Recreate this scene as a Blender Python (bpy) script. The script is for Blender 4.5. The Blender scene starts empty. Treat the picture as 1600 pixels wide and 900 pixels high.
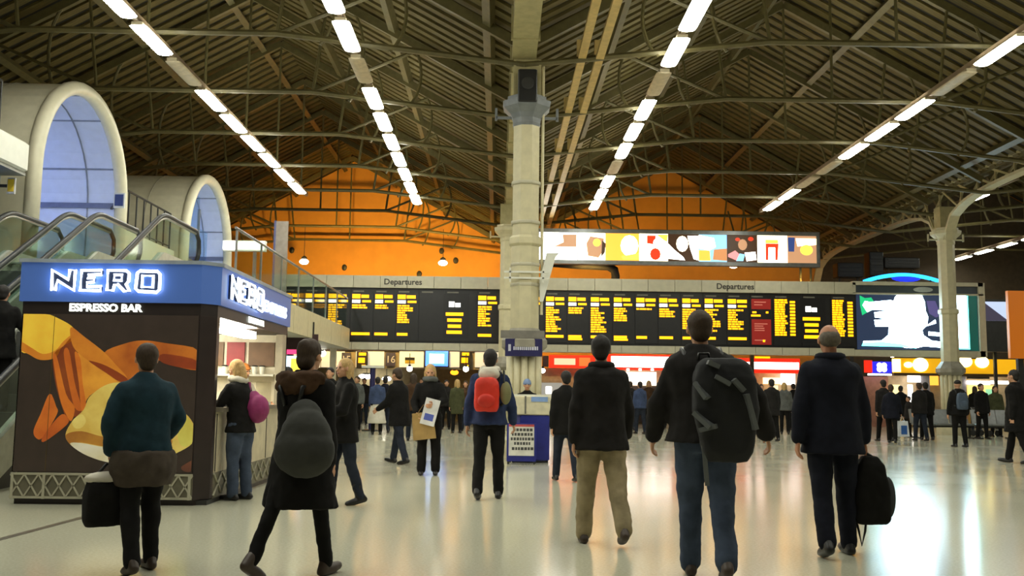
import bpy, math, random
from mathutils import Vector, Matrix, noise
R = math.radians
random.seed(7)
scene = bpy.context.scene
COL = scene.collection

# ------------------------------------------------------------------ camera
FPX = 1500.0
CAM = Vector((0, 0, 1.25))
YAW, PITCH, ROLL = 0.01391, 0.10908, R(0.7)
fw = Vector((math.sin(YAW)*math.cos(PITCH), math.cos(YAW)*math.cos(PITCH), math.sin(PITCH)))
rt0 = Vector((math.cos(YAW), -math.sin(YAW), 0)); up0 = rt0.cross(fw)
rt = rt0*math.cos(ROLL) + up0*math.sin(ROLL)
up = up0*math.cos(ROLL) - rt0*math.sin(ROLL)
cd = bpy.data.cameras.new('camera'); cam = bpy.data.objects.new('camera', cd); COL.objects.link(cam)
cd.sensor_width = 36.0; cd.lens = FPX/1600*36.0; cd.clip_end = 300
cam.matrix_world = Matrix(((rt.x, up.x, -fw.x, CAM.x), (rt.y, up.y, -fw.y, CAM.y), (rt.z, up.z, -fw.z, CAM.z), (0, 0, 0, 1)))
scene.camera = cam

# ------------------------------------------------------------------ world: a night outside, only a faint glow reaches the hall
w = bpy.data.worlds.new('world'); scene.world = w; w.use_nodes = True
w.node_tree.nodes['Background'].inputs[0].default_value = (1.0, 0.94, 0.72, 1)
w.node_tree.nodes['Background'].inputs[1].default_value = 0.10
vs = scene.view_settings
scene.display_settings.display_device = 'sRGB'
vs.view_transform = 'Standard'; vs.look = 'None'; vs.gamma = 1.0; vs.use_curve_mapping = False
vs.exposure = 0.0
TUBE = 36.0            # radiance of the fluorescent strips

# ------------------------------------------------------------------ helpers
def ray(px, py):
    return fw + rt*((px-800)/FPX) - up*((py-450)/FPX)
def at(px, py, Y):
    d = ray(px, py); return CAM + d*(Y/d.y)
def atz(px, py, Z=0.0):
    d = ray(px, py); return CAM + d*((Z-CAM.z)/d.z)
def lin(c):
    return tuple((v/255/12.92 if v/255 <= 0.04045 else ((v/255+0.055)/1.055)**2.4) for v in c)

class MB:
    def __init__(s): s.v = []; s.f = []; s.m = []
    def add(s, vs_, fs, m=0):
        o = len(s.v); s.v += [tuple(p) for p in vs_]
        for f in fs: s.f.append(tuple(i+o for i in f)); s.m.append(m)
        return s
    def box(s, x0, x1, y0, y1, z0, z1, m=0):
        return s.add([(x0,y0,z0),(x1,y0,z0),(x1,y1,z0),(x0,y1,z0),(x0,y0,z1),(x1,y0,z1),(x1,y1,z1),(x0,y1,z1)],
                     [(3,2,1,0),(4,5,6,7),(0,1,5,4),(1,2,6,5),(2,3,7,6),(3,0,4,7)], m)
    def bbox(s, x0, x1, y0, y1, z0, z1, b=0.02, m=0):
        # box with bevelled vertical and top/bottom edges (chamfer)
        vs_ = []
        for z, i in ((z0, b), (z0+b, 0), (z1-b, 0), (z1, b)):
            X0, X1, Y0, Y1 = x0+i, x1-i, y0+i, y1-i; c = b
            vs_ += [(X0+c,Y0,z),(X1-c,Y0,z),(X1,Y0+c,z),(X1,Y1-c,z),(X1-c,Y1,z),(X0+c,Y1,z),(X0,Y1-c,z),(X0,Y0+c,z)]
        fs = [tuple(reversed(range(8))), tuple(range(24, 32))]
        for k in range(3):
            for j in range(8): fs.append((k*8+j, k*8+(j+1) % 8, k*8+8+(j+1) % 8, k*8+8+j))
        return s.add(vs_, fs, m)
    def bar(s, a, b, w_, h_, m=0, upv=(0,0,1)):
        a, b = Vector(a), Vector(b); d = (b-a).normalized(); u = Vector(upv)
        if abs(d.dot(u)) > 0.98: u = Vector((0,1,0))
        sd = d.cross(u).normalized(); u = sd.cross(d)
        vs_ = []
        for p in (a, b):
            vs_ += [p-sd*w_/2-u*h_/2, p+sd*w_/2-u*h_/2, p+sd*w_/2+u*h_/2, p-sd*w_/2+u*h_/2]
        return s.add(vs_, [(3,2,1,0),(4,5,6,7),(0,1,5,4),(1,2,6,5),(2,3,7,6),(3,0,4,7)], m)
    def tube(s, pts, r, n=8, m=0, cap=True, closed=False):
        pts = [Vector(p) for p in pts]; N = len(pts); rs = r if isinstance(r, (list, tuple)) else [r]*N
        vs_ = []; pu = None
        for i, p in enumerate(pts):
            if closed: d = pts[(i+1) % N]-pts[i-1]
            else: d = pts[min(i+1, N-1)]-pts[max(i-1, 0)]
            d.normalize()
            u = pu if pu is not None else (Vector((0,0,1)) if abs(d.z) < 0.9 else Vector((0,1,0)))
            sd = d.cross(u)
            if sd.length < 1e-4: sd = d.orthogonal()
            sd.normalize(); u = sd.cross(d).normalized(); pu = u
            for k in range(n):
                a = 2*math.pi*k/n; vs_.append(p+(sd*math.cos(a)+u*math.sin(a))*rs[i])
        fs = []
        for i in range(N if closed else N-1):
            j = (i+1) % N
            for k in range(n): fs.append((i*n+k, i*n+(k+1) % n, j*n+(k+1) % n, j*n+k))
        if cap and not closed: fs += [tuple(reversed(range(n))), tuple(range((N-1)*n, N*n))]
        return s.add(vs_, fs, m)
    def loft(s, rings, m=0):
        n = len(rings[0]); vs_ = [p for r_ in rings for p in r_]; fs = []
        for i in range(len(rings)-1):
            for k in range(n): fs.append((i*n+k, i*n+(k+1) % n, (i+1)*n+(k+1) % n, (i+1)*n+k))
        fs += [tuple(reversed(range(n))), tuple(range((len(rings)-1)*n, len(rings)*n))]
        return s.add(vs_, fs, m)
    def lathe(s, prof, c=(0,0,0), n=16, m=0, rot=0):
        rings = [[(c[0]+r_*math.cos(rot+2*math.pi*k/n), c[1]+r_*math.sin(rot+2*math.pi*k/n), c[2]+z) for k in range(n)] for r_, z in prof]
        return s.loft(rings, m)
    def ell(s, c, r, seg=12, rings=8, m=0, M=None):
        rr = []
        for i in range(1, rings):
            t = math.pi*i/rings; rr.append([Vector((r[0]*math.sin(t)*math.cos(2*math.pi*k/seg), r[1]*math.sin(t)*math.sin(2*math.pi*k/seg), -r[2]*math.cos(t))) for k in range(seg)])
        vs_ = [Vector((0,0,-r[2])), Vector((0,0,r[2]))]+[p for q in rr for p in q]; fs = []
        nr = rings-1
        for k in range(seg):
            fs.append((0, 2+(k+1) % seg, 2+k)); fs.append((1, 2+(nr-1)*seg+k, 2+(nr-1)*seg+(k+1) % seg))
            for i in range(nr-1): fs.append((2+i*seg+k, 2+i*seg+(k+1) % seg, 2+(i+1)*seg+(k+1) % seg, 2+(i+1)*seg+k))
        C = Vector(c)
        return s.add([((M @ p) if M else p)+C for p in vs_], fs, m)
    def cap(s, a, b, ra, rb, n=10, m=0):
        a, b = Vector(a), Vector(b); d = b-a; L = d.length
        if L < 1e-5: return s.ell(a, (ra,ra,ra), n, 8, m)
        d.normalize(); pts = []; rs = []
        for t in (-1, -0.8, -0.45, 0): pts.append(a+d*ra*t); rs.append(max(ra*math.sqrt(max(0,1-t*t)), 0.001))
        for t in (0, 0.45, 0.8, 1): pts.append(b+d*rb*t); rs.append(max(rb*math.sqrt(max(0,1-t*t)), 0.001))
        return s.tube(pts, rs, n, m)
    def prism(s, poly, f0, f1, m=0):
        # polygon swept between two maps of (u,v) to space
        n = len(poly); vs_ = [f0(*p) for p in poly]+[f1(*p) for p in poly]
        fs = [tuple(range(n)), tuple(reversed(range(n, 2*n)))]+[(i, (i+1) % n, (i+1) % n+n, i+n) for i in range(n)]
        return s.add(vs_, fs, m)
    def mesh(s, name, mats, smooth=False):
        me = bpy.data.meshes.new(name); me.from_pydata(s.v, [], s.f)
        if not isinstance(mats, (list, tuple)): mats = [mats]
        for q in mats: me.materials.append(q)
        if len(mats) > 1: me.polygons.foreach_set('material_index', s.m)
        if smooth: me.polygons.foreach_set('use_smooth', [True]*len(s.f))
        me.validate(); me.update()
        import bmesh
        bm = bmesh.new(); bm.from_mesh(me); bmesh.ops.recalc_face_normals(bm, faces=bm.faces); bm.to_mesh(me); bm.free()
        return me
    def build(s, name, mats, parent=None, smooth=False):
        return link(name, s.mesh(name, mats, smooth), parent)

def link(name, data, parent=None, loc=None, M=None):
    o = bpy.data.objects.new(name, data); COL.objects.link(o)
    if parent: o.parent = parent
    if loc is not None: o.location = loc
    if M is not None: o.matrix_local = M
    return o
def tag(o, label=None, cat=None, group=None, kind=None):
    if label: o['label'] = label
    if cat: o['category'] = cat
    if group: o['group'] = group
    if kind: o['kind'] = kind
    return o
def thing(name, label, cat, loc=(0,0,0), rz=0, group=None):
    o = bpy.data.objects.new(name, None); COL.objects.link(o); o.empty_display_size = 0.2
    o.location = loc; o.rotation_euler = (0,0,rz)
    return tag(o, label, cat, group)
def B(name, mat, parent, *boxes, bev=0):
    mb = MB()
    for b in boxes: (mb.bbox(*b, b=bev) if bev else mb.box(*b))
    return mb.build(name, mat, parent)

MATS = {}
def mat(name, col, rough=0.5, metal=0.0, var=0.12, scale=6.0, bump=0.0, col2=None, trans=0, alpha=None, spec=0.5, stretch=None):
    if name in MATS: return MATS[name]
    m = bpy.data.materials.new(name); m.use_nodes = True; nt = m.node_tree; bs = nt.nodes['Principled BSDF']
    c = lin(col)
    bs.inputs['Roughness'].default_value = rough; bs.inputs['Metallic'].default_value = metal
    bs.inputs['Specular IOR Level'].default_value = spec
    tc = nt.nodes.new('ShaderNodeTexCoord'); nz = nt.nodes.new('ShaderNodeTexNoise'); nz.inputs['Scale'].default_value = scale; nz.inputs['Detail'].default_value = 5
    if stretch:
        mp = nt.nodes.new('ShaderNodeMapping'); mp.inputs['Scale'].default_value = stretch
        nt.links.new(tc.outputs['Object'], mp.inputs[0]); nt.links.new(mp.outputs[0], nz.inputs['Vector'])
    else: nt.links.new(tc.outputs['Object'], nz.inputs['Vector'])
    rp = nt.nodes.new('ShaderNodeValToRGB')
    c2 = lin(col2) if col2 else tuple(min(1, v*(1+var)) for v in c); c1 = c if col2 else tuple(v*(1-var) for v in c)
    rp.color_ramp.elements[0].position = 0.35; rp.color_ramp.elements[1].position = 0.65
    rp.color_ramp.elements[0].color = (*c1, 1); rp.color_ramp.elements[1].color = (*c2, 1)
    nt.links.new(nz.outputs['Fac'], rp.inputs[0]); nt.links.new(rp.outputs[0], bs.inputs['Base Color'])
    if bump:
        bp = nt.nodes.new('ShaderNodeBump'); bp.inputs['Strength'].default_value = bump; bp.inputs['Distance'].default_value = 0.02
        nt.links.new(nz.outputs['Fac'], bp.inputs['Height']); nt.links.new(bp.outputs[0], bs.inputs['Normal'])
    if trans: bs.inputs['Transmission Weight'].default_value = trans
    if alpha is not None: bs.inputs['Alpha'].default_value = alpha
    MATS[name] = m; return m
def emis(name, col, strength, base=None):
    if name in MATS: return MATS[name]
    m = bpy.data.materials.new(name); m.use_nodes = True; bs = m.node_tree.nodes['Principled BSDF']
    c = lin(col); bs.inputs['Base Color'].default_value = (*(lin(base) if base else tuple(v*0.6 for v in c)), 1)
    bs.inputs['Emission Color'].default_value = (*c, 1); bs.inputs['Emission Strength'].default_value = strength
    bs.inputs['Roughness'].default_value = 0.4
    MATS[name] = m; return m
def glass(name, tint=(0.9, 0.95, 0.92), fac=0.14):
    # thin pane: mostly clear, a little mirror-like
    if name in MATS: return MATS[name]
    m = bpy.data.materials.new(name); m.use_nodes = True; nt = m.node_tree
    for n in list(nt.nodes): nt.nodes.remove(n)
    out = nt.nodes.new('ShaderNodeOutputMaterial'); mx = nt.nodes.new('ShaderNodeMixShader'); t = nt.nodes.new('ShaderNodeBsdfTransparent'); g = nt.nodes.new('ShaderNodeBsdfGlossy')
    t.inputs[0].default_value = (*tint, 1); g.inputs['Roughness'].default_value = 0.06; mx.inputs[0].default_value = fac
    nt.links.new(t.outputs[0], mx.inputs[1]); nt.links.new(g.outputs[0], mx.inputs[2]); nt.links.new(mx.outputs[0], out.inputs[0])
    MATS[name] = m; return m
def text_mesh(txt, size, mat_, name='lettering', bold=0.0, ext=0.004, width=None):
    cu = bpy.data.curves.new(name, 'FONT'); cu.body = txt; cu.size = size; cu.align_x = 'CENTER'; cu.align_y = 'CENTER'; cu.extrude = ext; cu.offset = bold; cu.resolution_u = 3
    o = bpy.data.objects.new(name, cu); TMP.collection.objects.link(o); TMP.view_layers[0].update()
    me = bpy.data.meshes.new_from_object(o.evaluated_get(TMP.view_layers[0].depsgraph)); me.materials.clear(); me.materials.append(mat_); me.name = name
    bpy.data.objects.remove(o); bpy.data.curves.remove(cu)
    if width:
        xs = [v.co.x for v in me.vertices]; k = width/(max(xs)-min(xs))
        for v in me.vertices: v.co.x *= k
    return me
TMP = bpy.data.scenes.new('workshop')
FACE_CAM = Matrix.Rotation(R(90), 4, 'X')                                    # text standing up, read from -Y
FACE_RIGHT = Matrix.Rotation(R(90), 4, 'Z') @ Matrix.Rotation(R(90), 4, 'X')   # read from +X
ORD = ['first','second','third','fourth','fifth','sixth','seventh','eighth','ninth','tenth','eleventh','twelfth','thirteenth','fourteenth','fifteenth','sixteenth','seventeenth','eighteenth','nineteenth','twentieth','twenty-first','twenty-second']

# ------------------------------------------------------------------ shared materials
CREAM = mat('cream_paint', (205,196,160), 0.45, var=0.06)
CREAM2 = mat('cream_board_paint', (190,184,160), 0.5, var=0.05)
STEEL = mat('olive_steel_paint', (98,90,54), 0.5, var=0.12)
ROOF = mat('roof_board_paint', (92,80,37), 0.75, var=0.25, scale=3, stretch=(1,8,1))
ROOFD = mat('roof_deck', (30,26,13), 0.85, var=0.3, scale=2)
ORANGE = mat('sodium_orange_paint', (216,150,58), 0.7, var=0.06, scale=1.5)  # the sodium lamps' orange light is put into the wall colour too
BLACK = mat('black_plastic', (18,18,18), 0.45)
DARK = mat('dark_grey_metal', (48,48,46), 0.45, metal=0.2)
GREY = mat('grey_metal', (140,142,140), 0.35, metal=0.6)
WHITE = mat('white_paint', (222,222,210), 0.4, var=0.03)
NAVYB = mat('navy_sign', (38,36,84), 0.4)
LAMPW = emis('lamp_white', (255,248,228), 14)
# ================================================================== THE HALL
# floor: pale polished terrazzo
def floor_mat():
    m = bpy.data.materials.new('terrazzo'); m.use_nodes = True; nt = m.node_tree; bs = nt.nodes['Principled BSDF']
    tc = nt.nodes.new('ShaderNodeTexCoord'); n1 = nt.nodes.new('ShaderNodeTexNoise'); n1.inputs['Scale'].default_value = 45; n1.inputs['Detail'].default_value = 6
    n2 = nt.nodes.new('ShaderNodeTexNoise'); n2.inputs['Scale'].default_value = 0.5; n2.inputs['Detail'].default_value = 4
    rp = nt.nodes.new('ShaderNodeValToRGB'); rp.color_ramp.elements[0].position = 0.3; rp.color_ramp.elements[1].position = 0.7
    rp.color_ramp.elements[0].color = (*lin((184,182,159)), 1); rp.color_ramp.elements[1].color = (*lin((202,200,179)), 1)
    mx = nt.nodes.new('ShaderNodeMixRGB'); mx.blend_type = 'MULTIPLY'; mx.inputs[0].default_value = 0.35
    rr = nt.nodes.new('ShaderNodeMapRange'); rr.inputs[1].default_value = 0.3; rr.inputs[2].default_value = 0.7; rr.inputs[3].default_value = 0.125; rr.inputs[4].default_value = 0.165
    for a in (n1, n2): nt.links.new(tc.outputs['Object'], a.inputs['Vector'])
    nt.links.new(n1.outputs['Fac'], rp.inputs[0]); nt.links.new(rp.outputs[0], mx.inputs[1]); nt.links.new(n2.outputs['Color'], mx.inputs[2]); nt.links.new(rp.outputs[0], bs.inputs['Base Color'])
    nt.links.new(n2.outputs['Fac'], rr.inputs[0]); nt.links.new(rr.outputs[0], bs.inputs['Roughness'])
    bs.inputs['Specular IOR Level'].default_value = 0.6
    return m
floor = MB().box(-20, 34, -6, 52, -0.3, 0).build('floor', floor_mat())
tag(floor, 'pale polished terrazzo concourse floor', kind='structure')
STRIP = mat('floor_inlay', (96,90,76), 0.4)
a0, a1 = atz(0, 843), atz(140, 806)
B0 = MB().bar((a0.x-1.2*(a1.x-a0.x), a0.y-1.2*(a1.y-a0.y), 0.001), (a1.x, a1.y, 0.001), 0.07, 0.006).build('inlay_strip', STRIP, floor)

# roof: three ridge-and-furrow bays
VZ, RZ = 8.5, 12.7
VAL = [-14.75, 0.45, 15.65, 30.85]
RY0, RY1 = 2.0, 47.0
PITCHB = 0.46
slope_len = math.hypot(7.6, RZ-VZ); ang = math.atan2(RZ-VZ, 7.6)
board_me = {}
for k in range(2):
    board_me[k] = MB().box(-slope_len/2, slope_len/2, -0.13, 0.13, -0.06, 0.0).mesh('roof_board', ROOF)
purlin_me = MB().box(-0.09, 0.09, RY0, RY1, -0.26, -0.06).mesh('purlin', STEEL)
ceilings = []
names = ['leftmost bay, outer slope', 'left bay, slope down to the central columns', 'right bay, slope up from the central columns', 'right bay, slope down to the lattice girder', 'far right bay, slope beyond the lattice girder', 'far right bay, outer slope']
k = 0
for b in range(3):
    for sgn in (1, -1):
        xa = VAL[b] if sgn == 1 else VAL[b+1]
        cx = xa+sgn*3.8; cz = (VZ+RZ)/2
        ry = -ang if sgn == 1 else ang
        c = MB().box(-slope_len/2, slope_len/2, RY0, RY1, 0.0, 0.05).build('ceiling', ROOFD)
        c.location = (cx, 0, cz); c.rotation_euler = (0, ry, 0)
        tag(c, 'dark boarded underside of the hall roof, '+names[k], kind='structure'); ceilings.append(c); k += 1
        n = int((RY1-RY0)/PITCHB)
        for i in range(n):
            y = RY0+PITCHB*(i+0.5)
            if b == 2 and sgn == -1 and y < 30: continue
            if b == 2 and y < 24: continue
            if b == 0 and sgn == 1 and y < 14: continue
            o = link('roof_board', board_me[i % 2], c, (0, y, 0))
            o.rotation_euler = (R(random.uniform(-2.5,2.5)), 0, 0)
        for u in (-2.0, 0.9, 3.6): link('purlin', purlin_me, c, (u, 0, 0))
# trusses under each bay, shared meshes
T = {}
def tie_z(x): return 7.85+0.65*(1-abs(x)/7.6)
def raf_z(x): return VZ+(RZ-VZ)*(1-abs(x)/7.6)-0.28
T['tie_rod'] = [MB().tube([(-7.6,0,tie_z(7.6)),(-2.6,0,8.42),(2.6,0,8.42),(7.6,0,tie_z(7.6))], 0.065, 6)]
T['rafter'] = [MB().bar((s*7.5,0,raf_z(7.5)),(0,0,raf_z(0)),0.12,0.2) for s in (-1,1)]
T['king_post'] = [MB().tube([(0,0,8.42),(0,0,raf_z(0))],0.035,6)]
T['strut'] = []
for s in (-1,1):
    T['strut'] += [MB().tube([(s*2.6,0,8.42),(s*2.9,0,raf_z(2.9))],0.04,6), MB().tube([(s*2.6,0,8.42),(s*5.2,0,raf_z(5.2))],0.045,6)]
T['curved_brace'] = []
for s in (-1,1):
    for x0 in (4.9, 3.5):
        pts = []
        for j in range(9):
            t = -1.15+2.3*j/8; za = (raf_z(x0)+tie_z(x0))/2; hh = (raf_z(x0)-tie_z(x0))/2
            pts.append((s*(x0+0.55*(math.cos(t)-0.45)), 0, za+hh*math.sin(t)/math.sin(1.15)))
        T['curved_brace'].append(MB().tube(pts, 0.04, 6))
TM = {n: [q.mesh(n, STEEL) for q in l] for n, l in T.items()}
for b in range(3):
    par = ceilings[b*2]
    inv = (Matrix.Translation(par.location) @ par.rotation_euler.to_matrix().to_4x4()).inverted()
    for j in range(11):
        y = 7.4+3.8*j
        if b == 2 and y < 25: continue
        if b == 0 and y < 11: continue
        t = bpy.data.objects.new('roof_truss', None); COL.objects.link(t); t.parent = par
        t.matrix_local = inv @ Matrix.Translation((VAL[b]+7.6, y, 0))
        for n, l in TM.items():
            for me in l: link(n, me, t)
# valley girders
GIRD = mat('girder_cream', (176,166,122), 0.5, var=0.1)
for i, x in enumerate(VAL[:3]):
    g = MB().box(x-0.24, x+0.24, RY0, RY1, 7.95 if i < 2 else 8.56, 8.62 if i < 2 else 8.9).build('trim_%d' % (i+1), GIRD)
    tag(g, ['box gutter girder along the left edge of the roof', 'box gutter girder running over the central columns', 'box gutter girder over the right-hand arches'][i], kind='structure')
    flm = MB().box(-0.28, 0.28, 0, 0.06, 7.92, 8.6).mesh('girder_flange', GIRD)
    y = RY0+0.4
    while y < RY1: (link('girder_flange', flm, g, (x,y,0)) if i < 2 else None); y += 1.9

# gable wall at the far end
gp = [(-19.5,0),(34,0),(34,8.6)]
gp += [(30.85,8.5),(23.25,12.75),(15.65,8.5),(8.05,12.75),(0.45,8.5),(-7.15,12.75),(-14.75,8.5),(-19.5,8.5)]
gw = MB().prism(gp, lambda u,v:(u,47.0,v), lambda u,v:(u,47.3,v)).build('wall_far', ORANGE)
tag(gw, 'orange gable wall at the far end of the hall', kind='structure')
DIRT = mat('gable_stain', (150,92,34), 0.8)
for (px, py) in ((456,391),(538,418),(690,392),(712,407),(655,428)):
    p = at(px, py, 46.95); MB().ell(p, (0.13,0.06,0.16), 8, 6).build('wall_boss', DARK, gw)
wl = MB().box(-19.5,-19.2,2,47.3,0,8.5).build('wall_left', mat('side_wall', (92,80,58), 0.8)); tag(wl, 'dim side wall far to the left', kind='structure')
wr = MB().box(34,34.3,2,47.3,0,9).build('wall_right', MATS['side_wall']); tag(wr, 'dim side wall far to the right', kind='structure')
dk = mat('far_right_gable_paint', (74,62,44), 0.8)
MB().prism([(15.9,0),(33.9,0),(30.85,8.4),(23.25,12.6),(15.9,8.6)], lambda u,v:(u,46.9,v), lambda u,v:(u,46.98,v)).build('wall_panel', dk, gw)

# ------------------------------------------------------------------ columns
def octo(mb, c, r, z0, z1, rot=R(22.5), n=8): mb.lathe([(r,z0),(r,z1)], c, n, 0, rot)
SLATE = mat('capital_slate', (120,124,126), 0.5)
def column(x, y, label, topz=7.95, rich=False):
    t = thing('column', label, 'column', (x,y,0))
    q = MB(); q.lathe([(0.52,0),(0.52,0.35),(0.46,0.42),(0.44,0.5)], n=8, rot=R(22.5)); q.build('plinth', CREAM, t)
    q = MB()
    for kk in range(12):
        a = 2*math.pi*kk/12; q.tube([(0.28*math.cos(a),0.28*math.sin(a),0.5),(0.28*math.cos(a),0.28*math.sin(a),2.05)], 0.07, 8)
    q.lathe([(0.28,0.5),(0.28,2.05)], n=16); q.build('fluted_base', CREAM, t, True)
    q = MB(); q.lathe([(0.36,2.05),(0.48,2.15),(0.48,2.28),(0.36,2.44),(0.3,2.52)], n=8, rot=R(22.5)); q.build('base_collar', mat('collar_grey',(150,145,130),0.5), t)
    q = MB(); octo(q, (0,0,0), 0.30, 2.5, 4.15); q.build('lower_shaft', CREAM, t)
    q = MB(); q.lathe([(0.29,4.15),(0.34,4.2),(0.34,4.32),(0.29,4.37)], n=8, rot=R(22.5)); q.build('shaft_ring', CREAM, t)
    q = MB(); octo(q, (0,0,0), 0.28, 4.37, 6.62); q.build('shaft', CREAM, t)
    q = MB(); q.lathe([(0.28,6.6),(0.3,6.66),(0.3,6.76),(0.36,6.85),(0.5,6.98),(0.52,7.1),(0.42,7.13),(0.42,7.2)], n=8, rot=R(22.5)); q.build('capital', SLATE if rich else CREAM, t)
    q = MB()
    for s in (-1,1): q.bar((s*0.3,0,6.8),(s*0.62,0,6.8),0.05,0.05); q.bar((s*0.62,0,6.74),(s*0.62,0,7.0),0.05,0.05)
    q.build('cross_arm', SLATE if rich else CREAM, t)
    q = MB(); q.box(-0.23,0.23,-0.23,0.23,7.13,topz); q.box(-0.28,-0.23,-0.24,0.24,7.13,topz); q.box(0.23,0.28,-0.24,0.24,7.13,topz); q.build('upper_shaft', GIRD, t)
    return t
XC = 0.52
col1 = column(XC, 19.0, 'nearest cream octagonal column in the centre of the concourse', rich=True)
column(0.30, 33.9, 'cream column just left of and behind the central column')
col3 = column(15.72, 33.2, 'cream column carrying lattice arches in front of the video screen')
for zz in (3.35, 3.75, 4.6, 5.4): MB().lathe([(0.30,zz),(0.315,zz+0.02),(0.315,zz+0.05),(0.30,zz+0.07)], n=8, rot=R(22.5)).build('clamp_band', CREAM2, col1)
q = MB()
for zz in (3.5,3.62): q.bar((-0.42,-0.3,zz),(0.46,-0.3,zz),0.03,0.035)
for xx in (-0.3,0.35): q.bar((xx,-0.3,3.42),(xx,-0.3,3.7),0.03,0.03)
q.build('cable_bracket', WHITE, col1)
MB().tube([(0.33,-0.05,2.8),(0.33,-0.05,7.9)],0.03,6).build('conduit_pipe', CREAM, col1)
# speaker cabinet on the central capital
sp = thing('loudspeaker', 'black loudspeaker box fixed above the capital of the central column', 'loudspeaker', (XC, 18.66, 7.12))
B('cabinet', BLACK, sp, (-0.19,0.19,-0.16,0.12,-0.12,0.55), bev=0.02)
MB().lathe([(0.12,0),(0.13,0.015),(0.1,0.02)], n=16).build('driver', DARK, sp).matrix_local = Matrix.Translation((0,-0.17,0.25)) @ Matrix.Rotation(R(90),4,'X')
MB().bar((0,0.1,0.1),(0,0.2,0.1),0.06,0.06).build('bracket', DARK, sp)
# angled white arm on the right of the central column
aw = thing('camera_bracket', 'white slanted housing projecting from the right of the central column', 'bracket', (XC, 18.9, 0))
MB().prism([(0.29,3.05),(0.36,3.05),(0.60,3.95),(0.66,4.02),(0.42,4.02),(0.29,3.5)], lambda u,v:(u,-0.08,v), lambda u,v:(u,0.08,v)).build('housing', WHITE, aw)
# blue sign on the central column
sg = thing('hanging_sign', 'navy blue sign with white lettering across the central column', 'sign', (XC-0.02, 18.6, 0))
B('panel', NAVYB, sg, (-0.36,0.36,-0.03,0.03,1.96,2.30), bev=0.008)
q = MB(); q.box(-0.30,-0.25,-0.036,-0.03,2.06,2.19)
random.seed(3); xx = -0.2
while xx < 0.27:
    wd = random.uniform(0.02,0.04); q.box(xx,xx+wd,-0.036,-0.03,2.08,2.15+random.choice((0,0.02))); xx += wd+0.012
o_ = q.build('lettering', mat('sign_white',(200,200,215),0.5), sg); o_['kind'] = 'stuff'
MB().box(-0.45,0.4,-0.03,0.0,2.31,2.46).build('sign_hood', mat('hood_grey',(120,116,108),0.5), sg)
MB().bar((0,0.03,2.1),(0,0.12,2.1),0.1,0.06).build('bracket', DARK, sg)

# lattice girder with arches on the right
GX = 15.68
lat = thing('lattice_girder', 'cream lattice girder with curved arch ribs on the right-hand columns', 'girder', (GX,0,0))
tag(lat, kind='structure')
def arch_z(y, ya, yb):
    t = (2*(y-ya)/(yb-ya)-1); return 6.8+1.25*math.sqrt(max(0, 1-abs(t)**5))
for (ya, yb) in ((18.2,33.0),(33.45,46.9)):
    pts = [(0, ya+(yb-ya)*j/24, arch_z(ya+(yb-ya)*j/24, ya, yb)) for j in range(25)]
    q = MB()
    for p0, p1 in zip(pts[:-1], pts[1:]): q.bar(p0, p1, 0.34, 0.1)
    q.build('arch_rib', CREAM, lat)
    q = MB(); q.box(-0.17,0.17,ya,yb,8.46,8.56); q.build('top_chord', STEEL, lat)
    n = 13
    for j in range(n):
        y0 = ya+(yb-ya)*j/n; y1 = ya+(yb-ya)*(j+1)/n
        MB().bar((-0.12,y0,arch_z(y0,ya,yb)),(-0.12,y1,8.5),0.05,0.07).build('lattice_bar', GIRD, lat)
        MB().bar((0.12,y0,8.5),(0.12,y1,arch_z(y1,ya,yb)),0.05,0.07).build('lattice_bar', GIRD, lat)
        MB().bar((0,y0,arch_z(y0,ya,yb)),(0,y0,8.5),0.06,0.06).build('lattice_post', GIRD, lat)

# twin cable trays under the right-hand bay
for i, dx in enumerate((1.62, 1.98)):
    q = MB(); q.box(dx-0.08,dx+0.08,6,46.8,7.98,8.06)
    y = 7.4
    while y < 46: q.box(dx-0.1,dx+0.1,y,y+0.1,8.06,8.4); y += 3.8
    tag(q.build('cable_tray', mat('tray_yellow',(206,178,112),0.45)), ['long cream cable tray right of the central columns, nearer the column', 'long cream cable tray right of the central columns, farther from the column'][i], 'cable tray', 'cable trays')

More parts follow.
